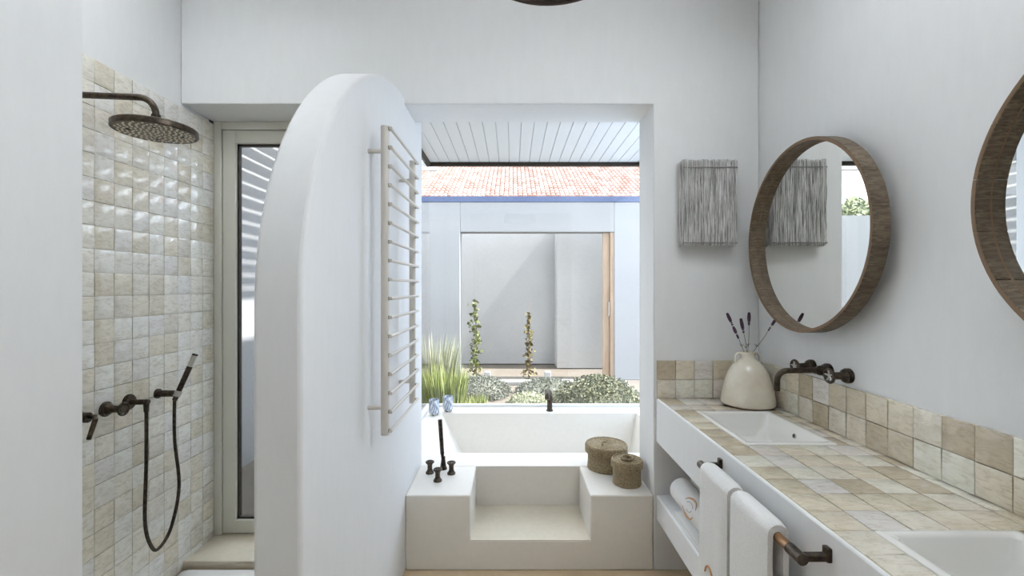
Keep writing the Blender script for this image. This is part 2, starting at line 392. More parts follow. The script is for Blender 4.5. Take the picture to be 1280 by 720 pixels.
# ------------------------------------------------------------------ zellige tiles: shared meshes
def tile_mesh(k):
    rnd = random.Random(100+k); n = 4; T = 0.011
    tilt = (rnd.uniform(-.0009, .0009), rnd.uniform(-.0009, .0009))
    v = []; f = []
    ps = [-0.5, -0.44, 0.44, 0.5]
    for j in range(n):
        for i in range(n):
            x, y = ps[i], ps[j]
            edge = (i in (0, 3)) or (j in (0, 3))
            z = T+tilt[0]*x*2+tilt[1]*y*2+rnd.uniform(-.0003, .0003)-(0.0016 if edge else 0)
            jx = rnd.uniform(-.010, .010) if edge else 0; jy = rnd.uniform(-.010, .010) if edge else 0
            v.append((x+jx, y+jy, z))
    for j in range(n-1):
        for i in range(n-1):
            a = j*n+i; f.append((a, a+1, a+n+1, a+n))
    ring = [0, 1, 2, 3, 7, 11, 15, 14, 13, 12, 8, 4]
    b0 = len(v)
    for r in ring: v.append((v[r][0], v[r][1], -0.003))
    for q in range(12): q2 = (q+1) % 12; f.append((ring[q2], ring[q], b0+q, b0+q2))
    me = bpy.data.meshes.new('tile'); me.from_pydata(v, [], f)
    for p in me.polygons: p.use_smooth = True
    me.set_sharp_from_angle(angle=math.radians(50))
    return me
TM = [tile_mesh(k) for k in range(10)]
TML = [m.copy() for m in TM]
for m in TM: m.materials.append(M['zel'])
for m in TML: m.materials.append(M['zel_l'])
def tile(parent, meshes, loc, rot, w, l, g=0.0028):
    o = bpy.data.objects.new('tile', random.choice(meshes)); COL.objects.link(o); o.parent = parent
    o.location = loc; o.rotation_euler = rot
    sx = (w-g)*random.choice((1, -1)) if False else (w-g)
    o.scale = (sx, l-g, 1.0)
    return o
RX_LEFT = Euler((PI/2, 0, PI/2))       # local z -> +x
RX_RIGHT = Euler((PI/2, 0, -PI/2))     # local z -> -x
R_BACK = Euler((PI/2, 0, 0))           # local z -> -y

# shower wall: 12 columns x 25 rows, on a pale bed
bed = MB().box(XL-0.01, XL+0.004, 1.157, 2.712, 0.0, 2.517).build('grout_bed', M['grout_l'], wl)
for c in range(12):
    y0 = 1.935-0.0968*4+0.0968*c; y1 = y0+0.0968
    for r in range(25):
        z1 = 2.516-0.1015*r; z0 = max(z1-0.1015, 0.0)
        tile(wl, TML, (XL+0.003, (y0+y1)/2, (z0+z1)/2), RX_LEFT, y1-y0, z1-z0, 0.0022)

# splashback: right wall and back wall, two rows each
ZS = [VT, VT+0.1, VT+0.203]
MB().box(XR-0.004, XR+0.01, -0.3, YB, VT-0.01, ZS[2]-0.001).build('grout_bed', M['grout'], wr)
ys = [YB-0.012]+[2.4-0.1*k for k in range(27)]
for a, b in zip(ys, ys[1:]):
    for z0, z1 in zip(ZS, ZS[1:]):
        tile(wr, TM, (XR-0.003, (a+b)/2, (z0+z1)/2), RX_RIGHT, a-b, z1-z0)
MB().box(0.786, XR, YB-0.004, YB+0.01, VT-0.01, ZS[2]-0.001).build('grout_bed', M['grout'], wb_)
xs = [0.786, 0.885, 0.986, 1.086, 1.19, 1.29, XR-0.010]
for a, b in zip(xs, xs[1:]):
    for z0, z1 in zip(ZS, ZS[1:]):
        tile(wb_, TM, ((a+b)/2, YB-0.003, (z0+z1)/2), R_BACK, b-a, z1-z0)

# ------------------------------------------------------------------ vanity
SINKS = [(0.885, 1.238, 1.712, 2.172), (0.885, 1.238, 0.648, 1.108)]
van = empty('vanity', (VX, 1.0, 0.28)); tag(van, 'long floating white plaster vanity with beige glazed tile top and open shelf', 'vanity')
def vpart(ob): ob.parent = van; ob.location = Vector(ob.location)-Vector(van.location); return ob
VY0, VY1 = -0.30, YB
mb = MB()
mb.box(VX, VX+0.07, VY0, VY1, 0.70, VT-0.003)                 # fascia
vpart(mb.build('fascia', M['plaster'], bevel=0.006))
mb = MB(); ycuts = [VY0, 0.648, 1.108, 1.712, 2.172, VY1]      # bed under the tiles with cut-outs for the basins
for a, b in zip(ycuts, ycuts[1:]):
    if any(abs(a-s[2]) < 1e-6 for s in SINKS):
        mb.box(VX+0.07, 0.887, a, b, 0.70, VT-0.008); mb.box(1.236, XR, a, b, 0.70, VT-0.008)
    else: mb.box(VX+0.07, XR, a, b, 0.70, VT-0.008)
mb.box(VX+0.009, VX+0.075, VY0, VY1, VT-0.02, VT-0.0025)
vpart(mb.build('countertop_bed', M['grout']))
vpart(MB().box(VX, XR, VY0, VY1, 0.28, 0.414).build('shelf', M['plaster'], bevel=0.008))
vpart(MB().box(VX+0.004, XR, 0.93, 1.05, 0.40, 0.71).build('divider', M['plaster']))
vpart(MB().box(VX+0.004, XR, VY0, VY0+0.1, 0.40, 0.71).build('end_panel', M['plaster']))
cols = [0.792, 0.891, 0.991, 1.090, 1.190, 1.290, XR-0.004]
rows = [1.716+0.1*k for k in range(-20, 8)]; rows[-1] = YB-0.012
for a, b in zip(cols, cols[1:]):
    for c, d in zip(rows, rows[1:]):
        rects = [(a, b, c, d)]
        for s in SINKS:
            new = []
            for (x0, x1, y0, y1) in rects:
                if x1 <= s[0]+.012 or x0 >= s[1]-.006 or y1 <= s[2]+.006 or y0 >= s[3]-.006: new.append((x0, x1, y0, y1)); continue
                yy0, yy1 = max(y0, s[2]), min(y1, s[3])
                if s[2]-y0 > 0.008: new.append((x0, x1, y0, s[2]))
                if y1-s[3] > 0.008: new.append((x0, x1, s[3], y1))
                if s[0]-x0 > 0.008: new.append((x0, s[0], yy0, yy1))
                if x1-s[1] > 0.008: new.append((s[1], x1, yy0, yy1))
            rects = new
        for (x0, x1, y0, y1) in rects:
            vpart(tile(van, TM, ((x0+x1)/2, (y0+y1)/2, VT-0.0105), Euler((0, 0, 0)), x1-x0, y1-y0))

# basins
def make_sink(s, label):
    x0, x1, y0, y1 = s; cx, cy = (x0+x1)/2, (y0+y1)/2
    r = empty('sink', (cx, cy, VT-0.11)); tag(r, label, 'sink', 'sinks set into the tiled vanity top')
    hx, hy = (x1-x0)/2-0.001, (y1-y0)/2-0.001
    levels = [(0, 0.1135, 0.004), (0.004, 0.117, 0.008), (0.020, 0.1165, 0.012), (0.027, 0.110, 0.02), (0.042, 0.05, 0.035), (0.062, 0.014, 0.05), (0.10, 0.004, 0.06)]
    v = []; f = []; n = 24
    def rr(ins, z, rad):
        out = []; a, b = hx-ins, hy-ins; rad = max(rad, 0.004)
        for q, (sx, sy) in enumerate(((1, 1), (-1, 1), (-1, -1), (1, -1))):
            for k in range(6):
                an = PI/2*q+PI/2*k/5
                out.append((sx*(a-rad)+rad*math.cos(an), sy*(b-rad)+rad*math.sin(an), z))
        return out
    for ins, z, rad in levels: v += rr(ins, z, rad)
    L = len(levels)
    for i in range(L-1):
        for k in range(n): k2 = (k+1) % n; f.append((i*n+k, i*n+k2, (i+1)*n+k2, (i+1)*n+k))
    f.append(tuple(range((L-1)*n, L*n)))
    b0 = len(v)                                       # outer skirt, down and under
    v += rr(0.0, 0.09, 0.004); v += rr(0.03, 0.0, 0.03); v += rr(0.08, -0.006, 0.05)
    for (p, q) in ((b0, 0), (b0+n, b0), (b0+2*n, b0+n)):
        for k in range(n): k2 = (k+1) % n; f.append((p+k, p+k2, q+k2, q+k))
    f.append(tuple(range(b0+3*n-1, b0+2*n-1, -1)))
    mbs = MB(); mbs.add(v, f); ob = mbs.build('basin', M['ceramic'], r, smooth=True)
    Mx = Matrix.Rotation(PI/2-0.25, 4, 'Y')
    MB().lathe([(0, -0.003), (0.011, -0.003), (0.011, 0.002), (0.0085, 0.003)], 20, (hx-0.0365, -0.02, 0.078), Mx.inverted()).build('overflow_ring', M['chrome'], r, smooth=True)
    MB().lathe([(0, 0.0), (0.0082, 0.0), (0.0082, 0.002), (0, 0.0022)], 16, (hx-0.0372, -0.02, 0.078), Mx.inverted()).build('overflow_hole', M['gasket'], r)
    MB().lathe([(0.0, 0.008), (0.019, 0.008), (0.022, 0.004), (0.022, 0.0)], 24, (0.03, 0, 0.004)).build('drain', M['bronze'], r, smooth=True)
    return r
make_sink(SINKS[0], 'white rectangular ceramic sink set into the tiles below the vase')
make_sink(SINKS[1], 'white rectangular ceramic sink set into the tiles farther from the vase')

# ------------------------------------------------------------------ bathtub with a step cut into its front
tub = empty('bathtub', (0.1, YB, 0)); tag(tub, 'built-in white cement bathtub with a step cut into its front', 'bathtub')
def tpart(ob): ob.parent = tub; ob.location = Vector(ob.location)-Vector(tub.location); return ob
TX0, TX1 = PX1, VX+0.0; NX0, NX1 = -0.226, 0.426; NY = 2.86; NZ = 0.161
mb = MB()
def grid_rects(mb, xs, ys, skip, z):
    for i in range(len(xs)-1):
        for j in range(len(ys)-1):
            if (i, j) in skip: continue
            mb.add([(xs[i], ys[j], z), (xs[i+1], ys[j], z), (xs[i+1], ys[j+1], z), (xs[i], ys[j+1], z)], [(0, 1, 2, 3)])
# front block (full-width front of the tub)
mb.box(TX0-0.0, NX0, YB, NY, 0, DK); mb.box(NX1, 0.782, YB, NY, 0, DK); mb.box(NX0, NX1, YB, NY, 0, NZ); mb.box(TX0, 0.782, NY, 3.09, 0, DK)
fb = mb
v = MB()
# outer solid as a single clean skin: profile of the front with the step, extruded
front = [(TX0, 0), (0.769, 0), (0.769, DK), (NX1, DK), (NX1, NZ), (NX0, NZ), (NX0, DK), (TX0, DK)]
v.prism_y(front, YB, NY)
ob = v.build('front_block', M['tadelakt'], bevel=0.008, seg=3); tpart(ob)
tpart(MB().box(NX0+0.002, NX1-0.002, YB+0.004, NY, NZ-0.004, NZ+0.002).build('step_tread', M['stone']))
BX0, BX1, BY0, BY1 = -0.63, 1.12, 3.09, 4.06                    # basin rim
rim = MB()
rim.box(PX1+0.001, XBR-0.002, NY, 2.912, 0.0, DK); rim.box(XG+0.021, XBR-0.002, 2.912, BY0, 0, DK)                        # near deck
rim.box(XG+0.021, BX0, BY0, YG-0.021, 0.0, DK); rim.box(BX1, XBR-0.002, BY0, YG-0.021, 0, DK); rim.box(BX0, BX1, BY1, YG-0.021, 0, DK)
ob = rim.build('deck', M['tadelakt']); tpart(ob)
bs = MB()
bt = [(-0.63, 3.09), (1.12, 3.09), (1.12, 4.06), (-0.63, 4.06)]; bb = [(-0.42, 3.17), (1.03, 3.17), (1.03, 4.02), (-0.42, 4.02)]
bs.add([(x, y, DK+0.0005) for x, y in bt]+[(x, y, 0.03) for x, y in bb], [(0, 1, 5, 4), (1, 2, 6, 5), (2, 3, 7, 6), (3, 0, 4, 7), (4, 5, 6, 7)])
me_b = bs.build('basin', M['tadelakt'], recalc=False); tpart(me_b)

# ------------------------------------------------------------------ shower: sill, tray, door
o = MB().box(XL, PX0, YB-0.002, 2.78, 0, 0.05).build('trim_1', M['stone'], bevel=0.006); struct(o, 'cream stone threshold below the glass door')
mb = MB()
def rrect(x0, x1, y0, y1, r, n=6):
    out = []
    for q, (cx, cy) in enumerate(((x1-r, y1-r), (x0+r, y1-r), (x0+r, y0+r), (x1-r, y0+r))):
        out += [(cx+r*math.cos(PI/2*q+PI/2*k/n), cy+r*math.sin(PI/2*q+PI/2*k/n)) for k in range(n+1)]
    return out
a = rrect(-1.765, -0.78, 1.32, 2.435, 0.03); n = len(a)
b = rrect(-1.755, -0.79, 1.33, 2.425, 0.025)
v = [(x, y, 0.0) for x, y in a]+[(x, y, 0.018) for x, y in a]+[(x, y, 0.022) for x, y in b]
f = [tuple(range(2*n, 3*n)), tuple(range(n-1, -1, -1))]
for L0 in (0, n):
    for k in range(n): k2 = (k+1) % n; f.append((L0+k, L0+k2, L0+n+k2, L0+n+k))
st = empty('shower_tray', (-1.27, 1.88, 0)); tag(st, 'low white shower tray with rounded corners', 'shower tray')
ob = MB().add(v, f).build('tray', M['tray'], st, smooth=True); ob.location = -Vector(st.location)
ob = MB().lathe([(0, 0.006), (0.05, 0.006), (0.055, 0.003), (0.055, 0)], 28, (-1.27, 1.9, 0.022)).build('drain_cover', M['chrome'], st, smooth=True); ob.location = -Vector(st.location)

d1 = empty('door_1', ((XL+PX0)/2, 2.72, 0.05)); struct(d1, 'tall glass door with a pale frame at the end of the shower')
def dpart(mb, name, mat, bevel=0.003):
    ob = mb.build(name, mat, d1, bevel=bevel); ob.location = -Vector(d1.location); return ob
DX0, DX1, DZ0, DZ1, DY = XL+0.006, PX0, 0.05, ZL, 2.715
fr = MB(); w = 0.048
fr.box(DX0, DX0+w, DY, DY+0.07, DZ0, DZ1); fr.box(DX1-w, DX1, DY, DY+0.07, DZ0, DZ1); fr.box(DX0+w, DX1-w, DY, DY+0.07, DZ1-w, DZ1)
dpart(fr, 'frame', M['doorframe'])
sx0, sx1, sz0, sz1 = DX0+w+0.003, DX1-w-0.003, DZ0+0.008, DZ1-w-0.003; w2 = 0.078
sa = MB(); sa.box(sx0, sx0+w2, DY+0.008, DY+0.066, sz0, sz1); sa.box(sx1-w2, sx1, DY+0.008, DY+0.066, sz0, sz1)
sa.box(sx0+w2, sx1-w2, DY+0.008, DY+0.066, sz1-w2, sz1); sa.box(sx0+w2, sx1-w2, DY+0.008, DY+0.066, sz0, sz0+w2)
sash = dpart(sa, 'sash', M['doorframe'])
gx0, gx1, gz0, gz1 = sx0+w2, sx1-w2, sz0+w2, sz1-w2
ga = MB(); q = 0.013
ga.box(gx0-.002, gx0+q, DY+0.026, DY+0.05, gz0, gz1); ga.box(gx1-q, gx1+.002, DY+0.026, DY+0.05, gz0, gz1); ga.box(gx0, gx1, DY+0.026, DY+0.05, gz1-q, gz1+.002); ga.box(gx0, gx1, DY+0.026, DY+0.05, gz0-.002, gz0+q)
dpart(ga, 'gasket', M['gasket'], 0)
dpart(MB().box(gx0+q, gx1-q, DY+0.034, DY+0.042, gz0+q, gz1-q), 'pane', M['glass'], 0)
dpart(MB().box(sx1-0.06, sx1-0.03, DY-0.045, DY-0.03, 1.0, 1.13).cyl((sx1-0.045, DY+0.008, 1.12), (sx1-0.045, DY-0.04, 1.12), 0.008), 'door_handle', M['chrome'])

# ------------------------------------------------------------------ shower fittings on the glazed tiles
def loc_parts(root, obs):
    for ob in obs: ob.parent = root; ob.location = -Vector(root.location)
XT = XL+0.012                       # face of the tiles
def rose_x(mb, x, y, z, r, t=0.012, s=1):   # wall rose, axis along +x*s
    Mx = Matrix.Rotation(PI/2*s, 4, 'Y')
    return mb.lathe([(0, 0), (r, 0), (r, t*0.5), (r*0.86, t*0.6), (r*0.86, t), (0, t)], 24, (x, y, z), Mx)
# rain shower
hx, hy, hz = -1.410, 1.790, E+0.612
sh = empty('rain_shower', (XT, hy, E+0.762)); tag(sh, 'round dark bronze rain shower head on a wall arm', 'shower head')
arm = [(XT, hy, E+0.765), (hx-0.07, hy, E+0.752)]+[(hx-0.07+0.07*math.sin(a), hy, E+0.682+0.07*math.cos(a)) for a in [PI/2*k/8 for k in range(1, 9)]]+[(hx, hy, hz+0.035)]
ar = MB().tube(arm, 0.0125, 14).build('arm', M['bronze'], smooth=True)
rs = rose_x(MB(), XT, hy, E+0.765, 0.032).build('wall_rose', M['bronze'], smooth=True)
col = MB().lathe([(0, 0.07), (0.0155, 0.07), (0.0165, 0.06), (0.0155, 0.05), (0.0165, 0.044), (0.014, 0.03), (0.022, 0.024), (0.03, 0.02)], 20, (hx, hy, hz)).build('swivel_collar', M['bronze'], smooth=True)
R = 0.141
hd = MB().lathe([(0, 0.022), (R-0.004, 0.022), (R, 0.018), (R, 0.0), (R-0.005, -0.002), (R-0.008, 0.0), (0, 0.0)], 56, (hx, hy, hz)).build('head', M['bronze'], smooth=True)
nz = MB(); k = 0
for i in range(150):
    r = (R-0.014)*math.sqrt((i+0.5)/150); a = i*2.39996
    x, y = hx+r*math.cos(a), hy+r*math.sin(a)
    nz.lathe([(0.0050, 0.0), (0.0042, -0.004), (0, -0.0045)], 6, (x, y, hz))
nzo = nz.build('nozzles', M['nozzle']); nzo['kind'] = 'stuff'
sc = []
for a in (0.6, 0.6+PI/2, 0.6+PI, 0.6+3*PI/2):
    sc.append(MB().lathe([(0, -0.005), (0.006, -0.005), (0.006, 0)], 12, (hx+0.085*math.cos(a), hy+0.085*math.sin(a), hz)).build('screw', M['gasket']))
fp = MB().lathe([(0, -0.0012), (R-0.012, -0.0012), (R-0.012, 0.0005)], 48, (hx, hy, hz)).build('face_plate', M['plate'], smooth=True)
loc_parts(sh, [ar, rs, col, hd, nzo, fp]+sc)

ZV = 1.005
def wheel(mb_ring, c, r, axis='X', tube=0.005):
    pts = [(c[0], c[1]+r*math.cos(2*PI*k/24), c[2]+r*math.sin(2*PI*k/24)) for k in range(24)]
    mb_ring.tube(pts, tube, 8, closed=True)
    for k in range(5):
        a = 2*PI*k/5+0.3
        mb_ring.tube([c, (c[0], c[1]+r*math.cos(a), c[2]+r*math.sin(a))], 0.0035, 6)
    return mb_ring
# lever diverter
y0 = 1.855; lv = empty('shower_lever', (XT, y0, ZV)); tag(lv, 'bronze shower valve with a drooping lever handle', 'valve')
loc_parts(lv, [rose_x(MB(), XT, y0, ZV, 0.03, 0.01).build('wall_rose', M['bronze'], smooth=True),
    MB().tube([(XT, y0, ZV), (XT+0.05, y0, ZV)], 0.021, 20).build('body', M['bronze'], smooth=True),
    MB().tube([(XT+0.045, y0, ZV+0.004), (XT+0.078, y0, ZV+0.004), (XT+0.083, y0-0.004, ZV-0.004), (XT+0.062, y0-0.012, ZV-0.085)], [0.008, 0.009, 0.0095, 0.0085], 12).build('lever', M['bronze'], smooth=True)])
# wheel valve
y0 = 1.985; wv = empty('shower_wheel_valve', (XT, y0, ZV)); tag(wv, 'bronze shower valve with a small spoked wheel handle', 'valve')
wh = wheel(MB(), (XT+0.082, y0, ZV), 0.026).build('wheel', M['bronze'], smooth=True)
loc_parts(wv, [rose_x(MB(), XT, y0, ZV, 0.033, 0.016).build('wall_rose', M['bronze'], smooth=True),
    MB().tube([(XT, y0, ZV), (XT+0.022, y0, ZV), (XT+0.034, y0, ZV), (XT+0.075, y0, ZV), (XT+0.086, y0, ZV)], [0.026, 0.025, 0.016, 0.015, 0.019], 18).build('stem', M['bronze'], smooth=True), wh])
# outlet elbow, hose, hand shower and holder
y1, y2 = 2.105, 2.275
hs = empty('hand_shower', (XT, y1, ZV)); tag(hs, 'slim bronze hand shower on a long looping hose', 'hand shower')
hp = Vector((XT+0.105, y2, ZV+0.0)); tip = Vector((XT+0.165, y2+0.045, ZV+0.195)); dr = (tip-hp).normalized()
base = hp-dr*0.035
gr = MB().tube([base, base+dr*0.02, hp+dr*0.14], [0.011, 0.0125, 0.0135], 16).build('grip', M['bronze'], smooth=True)
spr = MB().tube([hp+dr*0.138, hp+dr*0.20], [0.0132, 0.0132], 16).build('spray_face', M['chrome'], smooth=True)
cp = MB().tube([hp+dr*0.198, hp+dr*0.206], [0.0136, 0.0136], 16).build('end_cap', M['bronze'], smooth=True)
ho0 = Vector((XT+0.085, y1, ZV-0.02))
pts = [ho0]; A = ho0; B = base; bot = 0.285
N = 40
ctrl = [A, A+Vector((0, 0.0, -0.25)), Vector((A.x-0.01, A.y+0.005, bot+0.16)), Vector((A.x+0.0, A.y+0.03, bot+0.03)), Vector(((A.x+B.x)/2, (A.y+B.y)/2-0.01, bot)), Vector((B.x-0.005, B.y-0.015, bot+0.06)), Vector((B.x+0.012, B.y+0.015, bot+0.25)), Vector((B.x-0.003, B.y+0.005, B.z-0.2)), B]
def catmull(c, n):
    out = []
    for i in range(len(c)-1):
        p0, p1, p2, p3 = c[max(i-1, 0)], c[i], c[i+1], c[min(i+2, len(c)-1)]
        for k in range(n):
            t = k/n
            out.append(0.5*((2*p1)+(p2-p0)*t+(2*p0-5*p1+4*p2-p3)*t*t+(3*p1-p0-3*p2+p3)*t**3))
    out.append(c[-1]); return out
ho = MB().tube(catmull(ctrl, 10), 0.0078, 10).build('hose', M['bronze'], smooth=True)
el_ = MB().tube([(XT, y1, ZV), (XT+0.095, y1, ZV)], 0.0125, 16).tube([(XT+0.085, y1, ZV+0.006), (XT+0.085, y1, ZV-0.045)], [0.0125, 0.0105], 14).build('outlet_elbow', M['bronze'], smooth=True)
loc_parts(hs, [gr, spr, cp, ho, el_, rose_x(MB(), XT, y1, ZV, 0.037, 0.014).build('wall_rose', M['bronze'], smooth=True)])
hh = empty('shower_holder', (XT, y2, ZV)); tag(hh, 'straight bronze wall holder gripping the hand shower', 'holder')
loc_parts(hh, [MB().tube([(XT, y2, ZV), (XT+0.012, y2, ZV), (XT+0.014, y2, ZV), (XT+0.10, y2, ZV)], [0.024, 0.024, 0.017, 0.016], 18).build('bracket', M['bronze'], smooth=True),
    MB().tube([hp-dr*0.014, hp+dr*0.014], 0.0175, 16).build('clamp', M['chrome'], smooth=True)])

# ------------------------------------------------------------------ towel radiator on the partition
RXp = -0.512; RY0, RY1 = 1.822, 2.325; RZ0, RZ1 = E-0.594, E+0.648
rad = empty('towel_radiator', (PX1, RY0, RZ0)); tag(rad, 'tall white towel radiator with thin horizontal bars on the curved partition', 'radiator')
rp = []
for y in (RY0, RY1):
    rp.append(MB().tube([(RXp, y, RZ0), (RXp, y, RZ1)], 0.0165, 16).build('post', M['radiator'], smooth=True))
    for z in (E+0.548, E-0.485):
        rp.append(MB().tube([(PX1-0.002, y, z), (RXp, y, z)], 0.0095, 12).build('wall_bracket', M['radiator'], smooth=True))
nb = 17
b0 = None
for k in range(nb):
    z = E+0.638-k*(1.215/16)
    if b0 is None:
        b0 = MB().tube([(0, RY0-0.012, 0), (0, RY1+0.012, 0)], 0.0068, 10).build('bar', M['radiator'], smooth=True)
        c0 = MB().box(-0.03, -0.006, RY0-0.008, RY0+0.008, -0.007, 0.007).box(-0.03, -0.006, RY1-0.008, RY1+0.008, -0.007, 0.007).build('clip', M['clip'], b0)
        ob = b0
    else:
        ob = b0.copy(); COL.objects.link(ob); cc = c0.copy(); COL.objects.link(cc); cc.parent = ob
    ob.parent = rad; ob.location = Vector((RXp+0.026, 0, z))-Vector(rad.location)
loc_parts(rad, rp)

# ------------------------------------------------------------------ towel bar, towels
TBX, TBZ = 0.710, E-0.666; TY0, TY1 = 1.115, 1.690
tb = empty('towel_bar', (VX, TY0, TBZ)); tag(tb, 'brown metal towel bar with dark brackets on the vanity front', 'towel bar')
obs = [MB().tube([(TBX, TY0+0.03, TBZ), (TBX, TY1-0.02, TBZ)], 0.0125, 18).build('rod', M['copper'], smooth=True)]
for y, s in ((TY0, 1), (TY1, -1)):
    obs.append(MB().tube([(TBX, y-s*0.012, TBZ), (TBX, y+s*0.04, TBZ)], 0.0145, 18).build('end_sleeve', M['bronze'], smooth=True))
    obs.append(MB().box(TBX, VX+0.0, y-0.009, y+0.009, TBZ-0.008, TBZ+0.010).box(VX-0.012, VX+0.001, y-0.011, y+0.011, TBZ-0.010, TBZ+0.026).build('bracket', M['bronze'], bevel=0.003))
loc_parts(tb, obs)

def make_towel(y0, y1, zf, zb, label, seed):
    rnd = random.Random(seed)
    ri, ro = 0.0135, 0.034
    cl = []                                              # section, outer then inner
    out = [(TBX-ro-0.003, zf)]+[(TBX-ro-0.003*(1-k/10), zf+(TBZ+0.004-zf)*k/10) for k in range(1, 11)]
    out += [(TBX-ro*math.cos(PI*k/12), TBZ+0.004+ro*math.sin(PI*k/12)) for k in range(1, 13)]
    out += [(TBX+ro, TBZ-(TBZ-zb)*k/8) for k in range(1, 9)]
    inn = [(TBX+ri, zb)]+[(TBX+ri, zb+(TBZ-zb)*k/8) for k in range(1, 9)]
    inn += [(TBX+ri*math.cos(PI*k/10), TBZ+ri*math.sin(PI*k/10)) for k in range(1, 11)]
    inn += [(TBX-ri-0.001, TBZ-(TBZ-zf)*k/10) for k in range(1, 11)]
    sec = out+inn; n = len(sec); v = []; f = []
    ny = 12; Ls = []
    cx = sum(p[0] for p in sec)/n
    for j in range(ny+1):
        y = y0+(y1-y0)*j/ny
        e = min(j, ny-j)
        for i, (x, z) in enumerate(sec):
            sh = {0: 0.006, 1: 0.0015}.get(e, 0.0)       # rounded side edges
            d = -1 if i < len(out) else 1
            # push outer surface in, inner surface out at the side edges
            if i < len(out):
                if z > TBZ: x2, z2 = TBX+(x-TBX)*(1-sh/ro), TBZ+(z-TBZ)*(1-sh/ro)
                else: x2, z2 = x+(sh if x < TBX else -sh), z
            else: x2, z2 = x, z
            hang = max(0.0, TBZ-z)
            wv = 0.004*math.sin(9*y*4+seed)*hang*2.0+0.002*math.sin(41*y+seed*2)*min(1, hang*4)
            if x < TBX: x2 -= abs(wv) if i < len(out) else 0.4*abs(wv)
            v.append((x2, y+rnd.uniform(-.0008, .0008), z2))
    for j in range(ny):
        for i in range(n): i2 = (i+1) % n; f.append((j*n+i, j*n+i2, (j+1)*n+i2, (j+1)*n+i))
    # side caps as quad strips between outer and inner
    lo, li = len(out), len(inn)
    for j in (0, ny):
        m = lo-1
        for i in range(m):
            a0, a1 = i, i+1
            b0_ = lo+int(round((lo-1-a0)*(li-1)/(lo-1))); b1_ = lo+int(round((lo-1-a1)*(li-1)/(lo-1)))
            q = [j*n+a0, j*n+a1, j*n+b1_] + ([j*n+b0_] if b0_ != b1_ else [])
            f.append(tuple(q))
    r = empty('hand_towel', (TBX, (y0+y1)/2, TBZ)); tag(r, label, 'towel', 'towels hanging on the towel bar')
    ob = MB().add(v, f).build('cloth', M['terry'], smooth=True); loc_parts(r, [ob])
    return r
def emblem_pts(c, u, w, nrm, su, sw, a0, a1, n=22):
    return [c+u*su*math.cos(a0+(a1-a0)*k/n)+w*sw*math.sin(a0+(a1-a0)*k/n)+nrm for k in range(n+1)]
t1 = make_towel(1.432, 1.640, 0.50, 0.56, 'white terry hand towel on the bar with a tan embroidered ring', 1)
t2 = make_towel(1.205, 1.412, 0.46, 0.54, 'plain white terry hand towel on the bar', 2)
c = Vector((TBX-0.0385, 1.535, 0.545)); u = Vector((0, 1, 0)); w = Vector((0, 0, 1)); nr = Vector((-0.004, 0, 0))
em = MB().tube(emblem_pts(c, u, w, nr, 0.030, 0.045, 0.3, 2.9), 0.0032, 6)
em.tube(emblem_pts(c, u, w, nr, 0.030, 0.045, 3.5, 6.0), 0.0032, 6)
loc_parts(t1, [em.build('embroidery', M['thread'], smooth=True)])

# rolled towel on a folded towel in the open shelf
NZF = 0.414
fo = MB()
def rbox_section(x0, x1, z0, z1, r):
    return [(x1-r+r*math.cos(a), z1-r+r*math.sin(a)) for a in [0, PI/6, PI/3, PI/2]]+[(x0+r+r*math.cos(a), z1-r+r*math.sin(a)) for a in [PI/2, 2*PI/3, 5*PI/6, PI]]+[(x0+r+r*math.cos(a), z0+r+r*math.sin(a)) for a in [PI, 7*PI/6, 4*PI/3, 3*PI/2]]+[(x1-r+r*math.cos(a), z0+r+r*math.sin(a)) for a in [3*PI/2, 5*PI/3, 11*PI/6, 2*PI]]
ft = empty('folded_towel', (0.87, 1.98, NZF)); tag(ft, 'folded white towel under the rolled towel in the vanity shelf', 'towel')
ob1 = MB().prism_y(rbox_section(0.793, 1.0, NZF, NZF+0.014, 0.0068), 1.74, 2.22).build('layer', M['terry'], smooth=True, bevel=0.003)
ob2 = MB().prism_y(rbox_section(0.795, 1.0, NZF+0.0135, NZF+0.0275, 0.0068), 1.742, 2.218).build('layer', M['terry'], smooth=True, bevel=0.003)
loc_parts(ft, [ob1, ob2])
RC = Vector((0.864, 0, NZF+0.0275+0.0745)); RR = 0.075
rt = empty('rolled_towel', (RC.x, 2.05, NZF+0.0275)); tag(rt, 'rolled white towel with a tan embroidered ring in the vanity shelf', 'towel')
def spiral_roll(y0, y1):
    v = []; f = []; ns = 150; turns = 3.6; th = 0.0195
    secs = []
    for k in range(ns+1):
        a = 2*PI*turns*k/ns; r = RR-th*a/(2*PI)
        secs.append((a+PI*0.75, r))
    ysec = [(y0, -0.006), (y0+0.004, -0.002), (y0+0.012, 0), (y0+(y1-y0)*.35, 0.001), (y0+(y1-y0)*.7, -0.001), (y1-0.012, 0), (y1-0.004, -0.002), (y1, -0.006)]
    m = len(ysec)
    for a, r in secs:
        for y, dr_ in ysec:                     # outer
            rr_ = max(r+dr_-0.0, 0.002); v.append((RC.x-rr_*math.cos(a), y, RC.z+rr_*math.sin(a)))
        for y, dr_ in reversed(ysec):           # inner
            rr_ = max(r-0.0165-dr_, 0.0012); v.append((RC.x-rr_*math.cos(a), y, RC.z+rr_*math.sin(a)))
    M2 = 2*m
    for k in range(ns):
        for i in range(M2): i2 = (i+1) % M2; f.append((k*M2+i, k*M2+i2, (k+1)*M2+i2, (k+1)*M2+i))
    f.append(tuple(range(M2))); f.append(tuple(range(ns*M2+M2-1, ns*M2-1, -1)))
    return MB().add(v, f)
ob = spiral_roll(1.845, 2.300).build('cloth', M['terry'], smooth=True)
def on_roll(s, ang, lift=0.0012):       # s along the roll, ang from the -x side upwards
    return Vector((RC.x-(RR+lift)*math.cos(ang), s, RC.z+(RR+lift)*math.sin(ang)))
